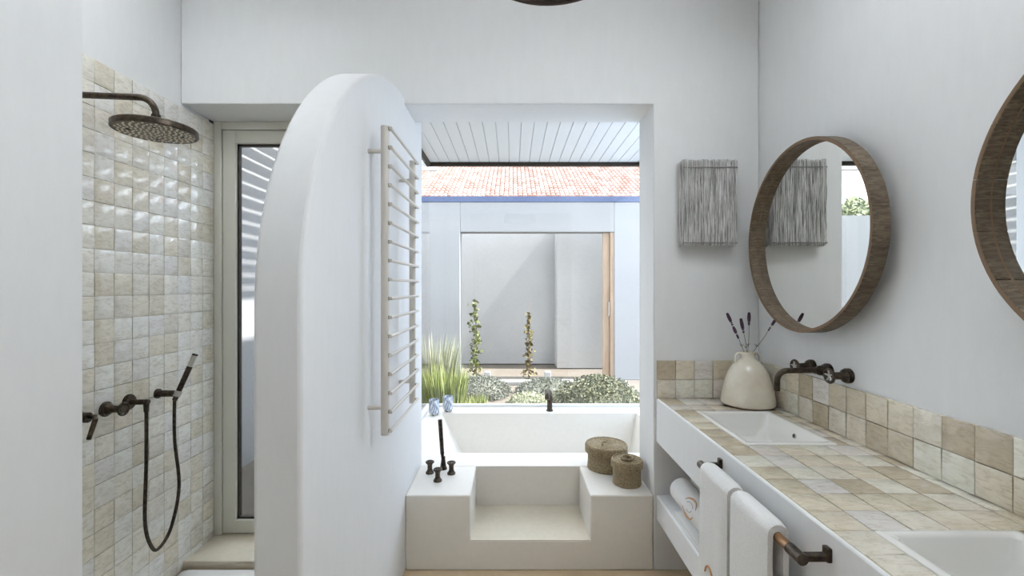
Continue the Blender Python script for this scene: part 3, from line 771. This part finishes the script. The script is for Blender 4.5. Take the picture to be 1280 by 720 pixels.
def roll_arc(a0, a1, ss, sa, n=24): return [on_roll(2.035+ss*math.cos(a0+(a1-a0)*k/n), 0.42+sa*math.sin(a0+(a1-a0)*k/n)) for k in range(n+1)]
em = MB().tube(roll_arc(0.35, 2.75, 0.060, 0.56), [0.001+0.0035*math.sin(PI*k/24) for k in range(25)], 6)
em.tube(roll_arc(3.45, 5.9, 0.060, 0.56), [0.001+0.0035*math.sin(PI*k/24) for k in range(25)], 6)
eo = em.build('embroidery', M['thread'], smooth=True)
em = MB().tube(roll_arc(0.6, 2.6, 0.038, 0.30), 0.0014, 6); em.tube(roll_arc(3.0, 5.2, 0.030, 0.20), 0.0014, 6)
eo2 = em.build('embroidery', M['thread2'], smooth=True)
loc_parts(rt, [ob, eo, eo2])

# ------------------------------------------------------------------ wall faucet(s)
def make_faucet(yc, label):
    zf = E-0.353
    r = empty('wall_faucet', (XR, yc, zf)); tag(r, label, 'faucet', 'bronze wall faucets above the sinks')
    obs = []
    sp = [(XR-0.01, yc, zf), (XR-0.175, yc, zf)]+[(XR-0.175-0.045*math.sin(a), yc, zf-0.045+0.045*math.cos(a)) for a in [PI/2*k/8 for k in range(1, 9)]]+[(XR-0.220, yc, zf-0.085)]
    obs.append(MB().tube(sp, 0.0118, 16).build('spout', M['bronze'], smooth=True))
    obs.append(MB().tube([(XR, yc, zf), (XR-0.012, yc, zf), (XR-0.013, yc, zf), (XR-0.022, yc, zf), (XR-0.023, yc, zf), (XR-0.045, yc, zf), (XR-0.052, yc, zf), (XR-0.062, yc, zf)], [0.030, 0.030, 0.026, 0.026, 0.022, 0.020, 0.015, 0.0145], 20).build('spout_collar', M['bronze'], smooth=True))
    for y in (yc+0.105, yc-0.115):
        st_ = MB().tube([(XR, y, zf), (XR-0.012, y, zf), (XR-0.013, y, zf), (XR-0.022, y, zf), (XR-0.024, y, zf), (XR-0.034, y, zf), (XR-0.07, y, zf), (XR-0.076, y, zf)], [0.030, 0.030, 0.026, 0.026, 0.022, 0.015, 0.0135, 0.016], 20).build('handle', M['bronze'], smooth=True)
        whm = MB(); cpt = Vector((XR-0.079, y, zf))
        pts = [(cpt.x, cpt.y+0.0255*math.cos(2*PI*k/24), cpt.z+0.0255*math.sin(2*PI*k/24)) for k in range(24)]
        whm.tube(pts, 0.0062, 8, closed=True)
        wo = whm.build('wheel', M['bronze'], st_, smooth=True)
        skm = MB()
        for k in range(5):
            a = 2*PI*k/5+0.2; skm.tube([cpt, (cpt.x-0.002, cpt.y+0.024*math.cos(a), cpt.z+0.024*math.sin(a))], 0.0036, 6)
        skm.build('spokes', M['chrome'], st_, smooth=True)
        obs.append(st_)
    loc_parts(r, obs); return r
make_faucet(1.915, 'dark bronze wall faucet with two wheel handles beside the vase')
make_faucet(0.86, 'dark bronze wall faucet with two wheel handles away from the vase')

# ------------------------------------------------------------------ vase with lavender
vx, vy = 1.200, 2.300
va = empty('vase', (vx, vy, VT+0.002)); tag(va, 'squat cream glazed ceramic vase with two tiny handles', 'vase')
vp = [(0, 0.004), (0.118, 0.004), (0.126, 0.010), (0.1275, 0.02), (0.124, 0.05), (0.117, 0.09), (0.107, 0.13), (0.093, 0.168), (0.075, 0.198), (0.054, 0.220), (0.040, 0.232), (0.034, 0.240), (0.033, 0.255), (0.036, 0.264), (0.0365, 0.268), (0.033, 0.270), (0.030, 0.264), (0.028, 0.245), (0.04, 0.215), (0.0, 0.15)]
o1 = MB().lathe(vp, 48).build('body', M['vase'], va, smooth=True)
o2 = MB().lathe([(0, 0), (0.118, 0.0), (0.124, 0.005), (0, 0.005)], 48).build('foot', M['vasefoot'], va, smooth=True)
for s in (-1, 1):
    hp_ = [(s*0.034, 0, 0.258), (s*0.046, 0, 0.263), (s*0.056, 0, 0.257), (s*0.062, 0, 0.245), (s*0.063, 0, 0.230), (s*0.060, 0, 0.212)]
    MB().tube(catmull([Vector(p) for p in hp_], 4), 0.0055, 8).build('handle', M['vase'], va, smooth=True)
def lav(top, base, label, heads):
    top = Vector(top); base = Vector(base); r = empty('lavender_stem', base); tag(r, label, 'flower', 'lavender stems in the vase')
    mid = (top+base)/2+Vector((0.003, 0, -0.002))
    st_ = MB().tube(catmull([base, mid, top], 6), 0.0013, 6)
    d = (top-mid).normalized()
    ob = st_.build('stem', M['stem'])
    lf = MB(); p = base.lerp(top, 0.28)
    for k in range(6):
        a = k*2.1; lf.tube([p, p+Vector((0.012*math.cos(a), 0.012*math.sin(a), 0.014))], [0.0016, 0.0005], 5)
    ol = lf.build('leaves', M['stem'])
    fm = MB(); rnd = random.Random(int(abs(top.x)*1000))
    for (h0, h1, w) in heads:
        n = max(int((h1-h0)/0.0042), 2)
        for i in range(n):
            q = i/(n-1) if n > 1 else 0.5
            pc = top+d*(h0+(h1-h0)*q); ww = w*(0.55+0.6*math.sin(PI*min(0.95, 0.15+0.8*q)))
            for k in range(6):
                a = k*PI/3+i*0.5
                pv = d.orthogonal().normalized(); pv.rotate(Matrix.Rotation(a, 3, d).to_quaternion())
                c_ = pc+pv*ww*0.62
                fm.lathe([(0, -0.0042), (0.0032, -0.001), (0.0028, 0.002), (0, 0.0045)], 5, c_)
    of = fm.build('flower_head', M['lavender'], smooth=True)
    loc_parts(r, [ob, ol, of])
zt = VT+0.255
lav((1.116, 2.29, E-0.190), (1.188, 2.302, zt), 'tallest lavender stem in the vase, leaning over the window side', [(-0.075, -0.06, 0.004), (-0.045, -0.015, 0.0075), (0.0, 0.010, 0.005), (0.02, 0.062, 0.008)])
lav((1.168, 2.285, E-0.215), (1.194, 2.295, zt), 'short upright lavender stem in the vase with one dense head', [(-0.012, 0.0, 0.006), (0.008, 0.055, 0.0085)])
lav((1.206, 2.30, E-0.180), (1.198, 2.30, zt), 'straight lavender stem rising from the middle of the vase', [(-0.01, 0.004, 0.005), (0.008, 0.048, 0.0085)])
lav((1.315, 2.285, E-0.190), (1.214, 2.30, zt), 'lavender stem leaning far out of the vase towards the mirror', [(-0.03, -0.02, 0.004), (0.0, 0.04, 0.0065)])

# ------------------------------------------------------------------ round mirrors
def make_mirror(yc, zc, xf, R, label, rot):
    r = empty('round_mirror', (xf+0.03, yc, zc), (0, 0, rot)); tag(r, label, 'mirror', 'round wooden mirrors on the right wall')
    ns = 18; D = 0.062; ri = R-0.015
    # hoop built of short wooden staves; local x = depth (0 front .. D back, towards the wall)
    x0, x1 = -0.03, D-0.03
    def stave(a0, a1, n=5):
        v = []; f = []
        for k in range(n+1):
            a = a0+(a1-a0)*k/n; cs, sn = math.cos(a), math.sin(a)
            fl = 1.0-0.0035*math.sin(PI*k/n) if False else 1.0
            for (x, rr_) in ((x0, ri), (x0, R), (x1, R), (x1, ri)): v.append((x, rr_*fl*cs, rr_*fl*sn))
        for k in range(n):
            for i in range(4): i2 = (i+1) % 4; f.append((k*4+i, k*4+i2, (k+1)*4+i2, (k+1)*4+i))
        f.append((0, 1, 2, 3)); f.append((n*4+3, n*4+2, n*4+1, n*4))
        return MB().add(v, f)
    st0 = stave(-PI/ns+0.0012, PI/ns-0.0012).build('frame_stave', M['wood'], r, bevel=0.0015, seg=1)
    rm = MB(); n = 5; v = []; f = []
    for k in range(n+1):
        a = -PI/ns+0.001+(2*PI/ns-0.002)*k/n
        for rr_ in (ri+0.002, R-0.002): v.append((x0-0.0008, rr_*math.cos(a), rr_*math.sin(a)))
    for k in range(n): f.append((2*k, 2*k+1, 2*k+3, 2*k+2))
    rim0 = rm.add(v, f).build('cut_edge', M['rimwood'], st0)
    for k in range(1, ns):
        s = st0.copy(); COL.objects.link(s); s.parent = r; s.rotation_euler = (2*PI*k/ns, 0, 0)
        e = rim0.copy(); COL.objects.link(e); e.parent = s
    Mx = Matrix.Rotation(-PI/2, 4, 'Y')
    MB().lathe([(0, 0), (ri+0.003, 0), (ri+0.003, -0.006), (0, -0.006)], 72, (x1-0.022, 0, 0), Mx).build('glass', M['mirror'], r)
    MB().lathe([(0, 0), (ri+0.003, 0), (ri+0.003, -0.012), (0, -0.012)], 72, (x1-0.012, 0, 0), Mx).build('back_panel', M['wood'], r)
    MB().lathe([(ri-0.004, 0.0), (ri+0.002, 0.004), (ri+0.002, 0.0)], 72, (x1-0.0215, 0, 0), Mx).build('inner_bead', M['rimwood'], r, smooth=True)
    MB().box(x1-0.004, XR-xf-0.03+0.004, -0.02, 0.02, R-0.09, R-0.05).build('wall_hook', M['bronze'], r)
    return r
make_mirror(1.955, E+0.218, 1.236, 0.413, 'round wood-framed mirror on the wall over the vase side sink', -0.008)
make_mirror(0.815, E+0.218, 1.240, 0.413, 'round wood-framed mirror on the wall away from the vase', -0.012)

# ------------------------------------------------------------------ wall hanging of grey strands
ax0, ax1, az0, az1 = 0.905, 1.185, E+0.222, E+0.668
wa = empty('wall_hanging', (0.905+0.14, YB, az0)); tag(wa, 'grey boxy wall hanging made of rough vertical strands', 'wall art')
rnd = random.Random(5); sm = MB(); AD = 0.075
def strand(x, y, w):
    n = 9; pts = []
    ztop = az1+rnd.uniform(-.004, .008); zbot = az0+rnd.uniform(-.006, .006)
    ph = rnd.uniform(0, 6)
    for k in range(n+1):
        z = zbot+(ztop-zbot)*k/n
        pts.append((x+rnd.uniform(-.0016, .0016), y+0.0022*math.sin(ph+k*1.1)+rnd.uniform(-.0018, .0018), z))
    sm.tube(pts, [w*rnd.uniform(0.75, 1.25) for _ in pts], 5)
for i in range(74): strand(ax0+(ax1-ax0)*(i+0.5)/74, YB-AD+rnd.uniform(-0.002, 0.004), rnd.uniform(0.0018, 0.0030))
for s in (ax0, ax1):
    for i in range(16): strand(s+rnd.uniform(-.003, .003), YB-AD*(i+0.5)/16, rnd.uniform(0.0018, 0.0030))
so = sm.build('strands', M['strand'], smooth=True); so['kind'] = 'stuff'
rods = []
for z in (az1-0.036, az0+0.012):
    rods.append(MB().tube([(ax0-0.002, YB-AD-0.003, z), (ax1+0.002, YB-AD-0.003, z)], 0.003, 8).build('rod', M['strandrod'], smooth=True))
bx = MB().box(ax0+0.004, ax1-0.004, YB-AD+0.006, YB-0.0005, az0+0.008, az1-0.006).build('backing', M['strandrod'])
loc_parts(wa, [so, bx]+rods)

# ------------------------------------------------------------------ baskets on the tub
def basket(name_label, c, R, H, lidh, knob):
    r = empty('lidded_basket', c); tag(r, name_label, 'basket', 'woven baskets on the tub deck')
    def coil(prof_fn, z0, z1, pitch):
        pr_ = []; n = int((z1-z0)/pitch)
        for i in range(n):
            for q in range(4):
                z = z0+pitch*(i+q/4.0); rr_ = prof_fn((z-z0)/(z1-z0)); pr_.append((rr_+0.0022*math.sin(PI*q/4.0), z))
        return pr_
    pb = [(0, 0), (R*0.86, 0)]+coil(lambda q: R*(0.90+0.03*q-0.05*math.sin(PI*q)), 0.002, H-lidh*0.4, 0.0085)+[(R*0.8, H-lidh*0.4), (0, H-lidh*0.4)]
    MB().lathe(pb, 40).build('body', M['basket'], r, smooth=True)
    pl = [(R*0.93, H-lidh)]+coil(lambda q: R*(1.0), H-lidh, H-0.006, 0.0085)+[(R*0.97, H), (R*0.90, H+0.002)]
    for i in range(9): pl += [(R*(0.88-0.09*i), H-0.004-0.0005*i), (R*(0.84-0.09*i), H-0.0015-0.0005*i)]
    pl += [(0, H-0.008)]
    ld = MB().lathe(pl, 40).build('lid', M['basket'], r, smooth=True)
    if knob == 'ring':
        MB().lathe([(R*0.36, H-0.006), (R*0.42, H+0.006), (R*0.38, H+0.014), (R*0.30, H+0.012), (R*0.27, H-0.004)], 32).build('lid_ring', M['basket'], ld, smooth=True)
    else:
        pts = [Vector((0.045*math.cos(a)*s if False else x, y, H+z)) for (x, y, z, a, s) in ((-0.03, -0.018, -0.004, 0, 1), (-0.026, -0.004, 0.010, 0, 1), (-0.008, 0.0, 0.012, 0, 1), (0.0, 0.01, 0.012, 0, 1), (0.012, 0.022, 0.012, 0, 1), (0.004, 0.034, 0.008, 0, 1), (-0.004, 0.036, -0.004, 0, 1))]
        MB().tube(catmull(pts, 5), 0.0055, 8).build('lid_handle', M['basket'], ld, smooth=True)
    return r
basket('larger round woven basket with a lid on the tub deck', (0.592, 2.840, DK), 0.130, 0.152, 0.05, 'loop')
basket('smaller round woven basket with a ringed lid on the tub deck', (0.664, 2.612, DK), 0.089, 0.140, 0.042, 'ring')

# ------------------------------------------------------------------ tub fittings
bx_, by_ = -0.428, 2.815
bh = empty('bath_hand_shower', (bx_, by_, DK)); tag(bh, 'dark bronze stick hand shower standing on the tub deck', 'hand shower')
tp = Vector((bx_-0.022, by_+0.012, DK+0.300)); d_ = (tp-Vector((bx_, by_, DK))).normalized(); bp = Vector((bx_, by_, DK))
loc_parts(bh, [MB().lathe([(0, 0), (0.024, 0), (0.024, 0.006), (0.019, 0.014), (0.0125, 0.06), (0.0125, 0.078), (0, 0.08)], 22, bp).build('holder', M['bronze'], smooth=True),
    MB().tube([bp+d_*0.07, bp+d_*0.088, bp+d_*0.098, bp+d_*0.285, bp+d_*0.305], [0.009, 0.010, 0.0125, 0.0135, 0.0135], 16).build('wand', M['bronze'], smooth=True)])
kn = []
def make_knob(x, y, label):
    r = empty('tap_knob', (x, y, DK)); tag(r, label, 'tap', 'tap knobs on the tub deck')
    MB().lathe([(0, 0), (0.025, 0), (0.025, 0.008), (0.019, 0.014), (0.0145, 0.026), (0.0145, 0.05), (0.018, 0.056), (0.018, 0.062), (0, 0.064)], 22).build('stem', M['bronze'], r, smooth=True)
    w_ = MB(); pts = [(0.0215*math.cos(2*PI*k/22), 0.0215*math.sin(2*PI*k/22), 0.068) for k in range(22)]
    w_.tube(pts, 0.0055, 8, closed=True)
    for k in range(5): a = 2*PI*k/5; w_.tube([(0, 0, 0.066), (0.021*math.cos(a), 0.021*math.sin(a), 0.067)], 0.003, 6)
    w_.build('wheel', M['bronze'], r, smooth=True)
make_knob(-0.500, 2.752, 'bronze tap knob on the tub deck beside the curved partition')
make_knob(-0.434, 2.640, 'bronze tap knob on the tub deck in front of the other two')
make_knob(-0.368, 2.742, 'bronze tap knob on the tub deck nearest the step')
# spout on the far rim
ts = empty('bath_spout', (0.345, 4.14, DK)); tag(ts, 'dark curved bath spout standing on the far tub rim', 'spout')
pts = [Vector(p) for p in ((0.345, 4.14, DK+0.0), (0.345, 4.14, DK+0.09), (0.340, 4.125, DK+0.155), (0.328, 4.07, DK+0.190), (0.316, 4.01, DK+0.175), (0.312, 3.99, DK+0.14))]
loc_parts(ts, [MB().tube(catmull(pts, 6), 0.0245, 14).build('spout', M['bronze'], smooth=True), MB().lathe([(0, 0), (0.032, 0), (0.032, 0.01), (0.022, 0.014), (0, 0.014)], 20, (0.345, 4.14, DK)).build('base_rose', M['bronze'], smooth=True)])
# two patterned cups
def make_cup(x, y, label):
    r = empty('patterned_cup', (x, y, DK)); tag(r, label, 'cup', 'patterned cups on the tub ledge')
    MB().lathe([(0, 0.012), (0.036, 0.012), (0.044, 0.02), (0.0465, 0.04), (0.0475, 0.135), (0.045, 0.138), (0.043, 0.135), (0.042, 0.05)], 28).build('bowl', M['cup'], r, smooth=True)
    MB().lathe([(0.0425, 0.118), (0.0, 0.116)], 28).build('candle', M['cuprim'], r, smooth=True)
    for k in range(3):
        a = 2*PI*k/3+0.4; MB().lathe([(0, 0), (0.007, 0.002), (0.008, 0.008), (0.006, 0.014), (0, 0.016)], 10, (0.03*math.cos(a), 0.03*math.sin(a), 0)).build('foot', M['bronze'], r, smooth=True)
make_cup(-0.690, 4.005, 'blue-grey patterned candle cup on the tub ledge against the side glass')
make_cup(-0.585, 4.125, 'blue-grey patterned candle cup on the tub ledge against the front glass')

# ------------------------------------------------------------------ pendant lamp
px_, py_ = 0.127, 1.40; PR = 0.25; pz = E+1.038
pe = empty('pendant_lamp', (px_, py_, ZC)); tag(pe, 'dark woven rattan pendant lamp hanging from the ceiling', 'lamp')
sh_ = MB()
prof = []
nr = 20
for i in range(nr+1):
    q = i/nr; z = 0.30*q; rr_ = PR*math.cos(q*1.15)**0.8
    prof.append((rr_, z))
for rr_, z in prof:
    pts = [(px_+rr_*math.cos(2*PI*k/64), py_+rr_*math.sin(2*PI*k/64), pz+z) for k in range(64)]
    sh_.tube(pts, 0.0052, 6, closed=True)
for k in range(96):
    a = 2*PI*k/96
    sh_.tube([(px_+rr_*math.cos(a), py_+rr_*math.sin(a), pz+z) for rr_, z in prof], 0.0034, 4)
so = sh_.build('shade', M['rattan'], smooth=True)
rimm = MB().tube([(px_+PR*math.cos(2*PI*k/72), py_+PR*math.sin(2*PI*k/72), pz) for k in range(72)], 0.010, 8, closed=True).build('rim', M['rattan'], smooth=True)
loc_parts(pe, [so, rimm, MB().cyl((px_, py_, pz+0.29), (px_, py_, ZC-0.02), 0.004, 8).build('cord', M['cord']),
    MB().lathe([(0, 0), (0.05, 0), (0.055, -0.02), (0, -0.025)], 24, (px_, py_, ZC)).build('ceiling_rose', M['cord'], smooth=True),
    MB().lathe([(0, -0.06), (0.03, -0.05), (0.04, -0.025), (0.03, 0.0), (0.016, 0.02), (0.016, 0.06), (0, 0.06)], 20, (px_, py_, pz+0.20)).build('bulb', M['bulb'], smooth=True)])

# ------------------------------------------------------------------ courtyard outside
YW = 7.5
gd = MB().box(-9, 8, YB2, YW, -0.1, 0.0).box(-14, 10, YW, 25, -0.12, -0.02).build('ground', M['soil']); struct(gd, 'dry courtyard soil beyond the glass')
WT = E+1.505
cw = MB()
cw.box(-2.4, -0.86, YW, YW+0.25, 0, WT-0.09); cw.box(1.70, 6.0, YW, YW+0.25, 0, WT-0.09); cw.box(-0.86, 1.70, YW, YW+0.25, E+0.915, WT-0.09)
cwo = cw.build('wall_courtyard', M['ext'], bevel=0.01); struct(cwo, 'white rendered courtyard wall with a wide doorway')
bl = MB().box(-2.42, 6.02, YW-0.012, YW+0.27, WT-0.09, WT).build('trim_2', M['blue']); struct(bl, 'blue painted band along the top of the courtyard wall')
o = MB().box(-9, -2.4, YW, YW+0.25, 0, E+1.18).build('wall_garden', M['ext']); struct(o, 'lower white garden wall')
rc = MB(); rc.box(-1.2, 0.86, YW+1.6, YW+1.75, 0, E+1.3); rc.box(0.86, 2.1, YW+1.1, YW+1.75, 0, E+1.3); o = rc.build('wall_recess', M['ext2']); struct(o, 'weathered pale wall beyond the courtyard doorway')
wd = empty('wooden_door_leaf', (1.6, YW+0.12, 0)); tag(wd, 'tall oak door leaf standing open in the courtyard doorway', 'door')
loc_parts(wd, [MB().box(1.52, 1.63, YW+0.06, YW+0.11, 0, E+0.91).build('leaf', M['oak']), MB().box(1.635, 1.699, YW+0.02, YW+0.16, 0, E+0.913).build('jamb', M['oak']),
    MB().tube([(1.612, YW+0.06, 1.05), (1.612, YW+0.02, 1.07), (1.612, YW+0.02, 1.28), (1.612, YW+0.06, 1.30)], 0.008, 8).build('pull_handle', M['chrome'], smooth=True)])
kb = MB().box(-1.0, 1.4, YW-0.42, YW-0.22, 0, 0.06); kbo = kb.build('trim_3', M['kerb'], bevel=0.01); struct(kbo, 'pale kerb at the foot of the courtyard wall')
for (x, lab) in ((-0.40, 'small pale stone block beside the fuller green vine'), (0.58, 'small pale stone block beside the bronze vine')):
    ob = MB().box(x-0.05, x+0.05, YW-0.20, YW-0.08, 0, 0.17).build('stone_block', M['kerb'], bevel=0.008); tag(ob, lab, 'stone')

# neighbouring house roof
hs_ = empty('house', (1.0, 15, 0)); tag(hs_, 'white house with a terracotta barrel-tiled roof behind the courtyard', 'house')
EZ = E+2.98
hw = MB().box(-4.6, 8, 15.2, 23.8, 0, EZ-0.05).build('wall', M['ext']); 
sl = math.radians(27); RL = 9.0
rb = MB().prism_x([(15.0, EZ-0.03), (15.0+RL/2, EZ-0.03+RL/2*math.tan(sl)), (15.0+RL, EZ-0.03), (15.0+RL, EZ-0.10), (15.0, EZ-0.10)], -4.7, 8.1).build('roof', M['roofbase'])
rt_ = MB(); pitch = 0.158; expo = 0.33; rrn = random.Random(3)
nrows = int(RL/2/math.cos(sl)/expo)+1
for j in range(nrows):
    for i in range(int(12.8/pitch)):
        x = -4.7+pitch*(i+0.5); v = []; f = []
        for e in (0, 1):
            s_ = j*expo+e*(expo+0.05); y = 15.0+s_*math.cos(sl)-0.03; z = EZ+s_*math.sin(sl)+(0.028 if e == 0 else 0.0)
            ra = pitch*(0.52 if e == 0 else 0.46)
            for k in range(6):
                a = PI*k/5; v.append((x+ra*math.cos(a), y, z-0.02+ra*0.9*math.sin(a)))
        for k in range(5): f.append((k, k+1, k+7, k+6))
        f.append((0, 5, 4, 3, 2, 1))
        rt_.add(v, f)
rto = rt_.build('roof_tiles', M['rooftile'], recalc=False); rto['kind'] = 'stuff'
loc_parts(hs_, [hw, rb, rto])

# pergola wall outside the shower door
o = MB().box(-2.42, -2.3, YB2+0.05, 5.3, 0, 3.05).build('wall_side_yard', M['ext']); struct(o, 'white side yard wall outside the shower door')
o = MB().box(-2.42, XL, YB2-0.05, YB2+0.06, 0, 3.05).build('wall_side_return', M['ext']); struct(o)
pg = empty('pergola', (-1.7, 3.0, 2.95)); tag(pg, 'white slatted pergola over the side yard outside the shower door', 'pergola')
obs = [MB().box(-2.3, XG-0.06, 2.80, 2.86, 2.86, 2.97).build('beam', M['board']), MB().box(-2.3, XG-0.06, 5.1, 5.16, 2.86, 2.97).build('beam', M['board'])]
s0 = MB().box(-0.018, 0.018, 2.78, 5.2, 0, 0.05).build('slat', M['board']); x = -2.26; first = True
while x < -1.05:
    ob = s0 if first else s0.copy()
    if not first: COL.objects.link(ob)
    first = False; ob.parent = pg; ob.location = Vector((x, 0, 2.97))-Vector(pg.location); x += 0.088
loc_parts(pg, obs)

# ------------------------------------------------------------------ planting
def leaves(mb, pts, size, rnd, flat=0.5):
    for p in pts:
        s = size*rnd.uniform(0.6, 1.25); u = Vector((rnd.gauss(0, 1), rnd.gauss(0, 1), rnd.gauss(0, 1))).normalized(); w = u.orthogonal().normalized()
        w.rotate(Matrix.Rotation(rnd.uniform(0, 6.28), 3, u).to_quaternion()); p = Vector(p)
        mb.add([p-u*s, p+w*s*flat, p+u*s, p-w*s*flat], [(0, 1, 2, 3)])
def mound(name, c, rx, ry, h, n, size, mat, label, cat, stems=True, group=None):
    rnd = random.Random(int(c[0]*100)+n); r = empty(name, c); tag(r, label, cat, group); pts = []
    for _ in range(n):
        a = rnd.uniform(0, 2*PI); ct = rnd.uniform(0.0, 1); st_ = math.sqrt(1-ct*ct); q = rnd.uniform(0.86, 1.02)+0.05*math.sin(5*a)*st_
        pts.append((rx*st_*math.cos(a)*q, ry*st_*math.sin(a)*q, h*ct*q+0.01))
    mb = MB(); leaves(mb, pts, size, rnd); fo_ = mb.build('foliage', mat, r, recalc=False); fo_['kind'] = 'stuff'
    core = MB().lathe([(0, 0), (0.85, 0), (0.82, 0.35), (0.65, 0.62), (0.35, 0.80), (0, 0.86)], 20)
    core.v = [(x*rx, y*ry, z*h) for x, y, z in core.v]; core.build('inner_foliage', mat, r, smooth=True)
    st2 = MB()
    for k in range(7):
        a = k*0.9; st2.tube([(0.03*math.cos(a), 0.03*math.sin(a), -0.02), (rx*0.5*math.cos(a), ry*0.5*math.sin(a), h*0.6)], [0.012, 0.004], 5)
    st2.build('stems', M['bark'], r)
mound('boxwood_shrub', (0.96, 5.05, 0), 0.58, 0.45, 0.545, 9000, 0.017, M['box_leaf'], 'rounded low boxwood shrub outside the big window', 'shrub')
mound('low_shrub', (0.20, 5.55, 0), 0.30, 0.28, 0.24, 3500, 0.015, M['grey_grass'], 'small pale grey-green shrub beside the boxwood', 'shrub')
mound('silver_shrub', (-0.45, 6.45, 0), 0.44, 0.40, 0.26, 4500, 0.016, M['silver'], 'low silvery spreading shrub below the fuller green vine', 'shrub')
mound('silver_shrub', (0.52, 6.5, 0), 0.48, 0.40, 0.22, 3500, 0.016, M['silver'], 'low silvery spreading shrub below the bronze vine', 'shrub')
mound('green_shrub', (-1.55, 3.9, 0), 0.3, 0.3, 0.42, 2500, 0.02, M['box_leaf'], 'small green shrub outside the shower door', 'shrub')
def grass(c, n, h, spread, mat, label, w=0.006):
    rnd = random.Random(n); r = empty('grass_clump', c); tag(r, label, 'plant', 'upright grasses outside the window'); mb = MB()
    for _ in range(n):
        a = rnd.uniform(0, 2*PI); q = spread*math.sqrt(rnd.random()); b = Vector((q*math.cos(a), q*math.sin(a), 0))
        hh_ = h*rnd.uniform(0.55, 1.0); ln = Vector((math.cos(a), math.sin(a), 0))*hh_*rnd.uniform(0.02, 0.22)
        t_ = Vector((-math.sin(a), math.cos(a), 0)); ang = rnd.uniform(0, PI); t_ = Vector((math.cos(ang), math.sin(ang), 0))*w
        m1 = b+ln*0.35+Vector((0, 0, hh_*0.55)); e = b+ln+Vector((0, 0, hh_))
        mb.add([b-t_, b+t_, m1+t_, m1-t_, e], [(0, 1, 2, 3), (3, 2, 4)])
    fo_ = mb.build('blades', mat, r, recalc=False); fo_['kind'] = 'stuff'
    MB().lathe([(0, 0.02), (spread*0.5, 0.015), (spread*0.6, -0.01), (0, -0.01)], 14).build('crown', M['bark'], r)
grass((-0.72, 4.95, 0), 700, 0.72, 0.17, M['grass'], 'bright lime upright grass clump by the glass corner', 0.008)
grass((-0.98, 5.75, 0), 700, 0.98, 0.24, M['grey_grass'], 'tall grey-green grass clump behind the lime grass', 0.007)
grass((-0.40, 5.15, 0), 260, 0.34, 0.10, M['grass'], 'short lime grass tuft low behind the patterned cups', 0.008)
def vine(x, y, h, mat, label, fuller, hs0):
    rnd = random.Random(int(x*77)+9); r = empty('climbing_vine', (x, y, 0)); tag(r, label, 'plant', 'young vines against the courtyard wall')
    MB().tube([(0, 0, 0), (0.008, 0, h*0.5), (0.012, 0, h+hs0)], [0.008, 0.006, 0.004], 6).build('stake', M['oak'], r)
    MB().tube([(0.02*math.sin(k*0.9), -0.01, h*k/14) for k in range(15)], 0.006, 6).build('stem', M['bark'], r)
    pts = []
    z = 0.04
    while z < h:
        q = z/h; sp = fuller*(1.15-0.6*q)*(0.55+0.45*abs(math.sin(z*9+x)))
        for _ in range(int(9-3*q)): pts.append((rnd.gauss(0, sp), rnd.gauss(-0.03, sp*0.6), z+rnd.uniform(-.03, .03)))
        z += 0.035
    mb = MB(); leaves(mb, pts, 0.036, rnd, 0.7); fo_ = mb.build('leaves', mat, r, recalc=False); fo_['kind'] = 'stuff'
vine(-0.595, YW-0.14, 1.32, M['vine'], 'fuller green vine climbing a stake by the courtyard doorway', 0.062, 0.02)
vine(0.270, YW-0.14, 1.10, M['vine_r'], 'slim bronze-green vine on a bare-topped bamboo stake', 0.050, 0.24)
# tree beyond the garden wall (seen in the mirror)
tr = empty('tree', (-7.25, 13.0, 0)); tag(tr, 'pale green tree beyond the lower garden wall', 'tree')
MB().tube([(0, 0, -0.02), (0.05, 0, 1.6), (-0.05, 0.1, 3.1)], [0.16, 0.12, 0.06], 10).build('trunk', M['bark'], tr, smooth=True)
rnd = random.Random(2); pts = []
for _ in range(6000):
    u = Vector((rnd.gauss(0, 1), rnd.gauss(0, 1), rnd.gauss(0, 1))).normalized(); q = rnd.uniform(0.6, 1.0)
    pts.append((u.x*0.85*q, u.y*0.85*q, 3.35+u.z*0.70*q*(1+0.15*math.sin(4*u.x+3*u.y))))
mb = MB(); leaves(mb, pts, 0.07, rnd); fo_ = mb.build('crown', M['tree'], tr, recalc=False); fo_['kind'] = 'stuff'
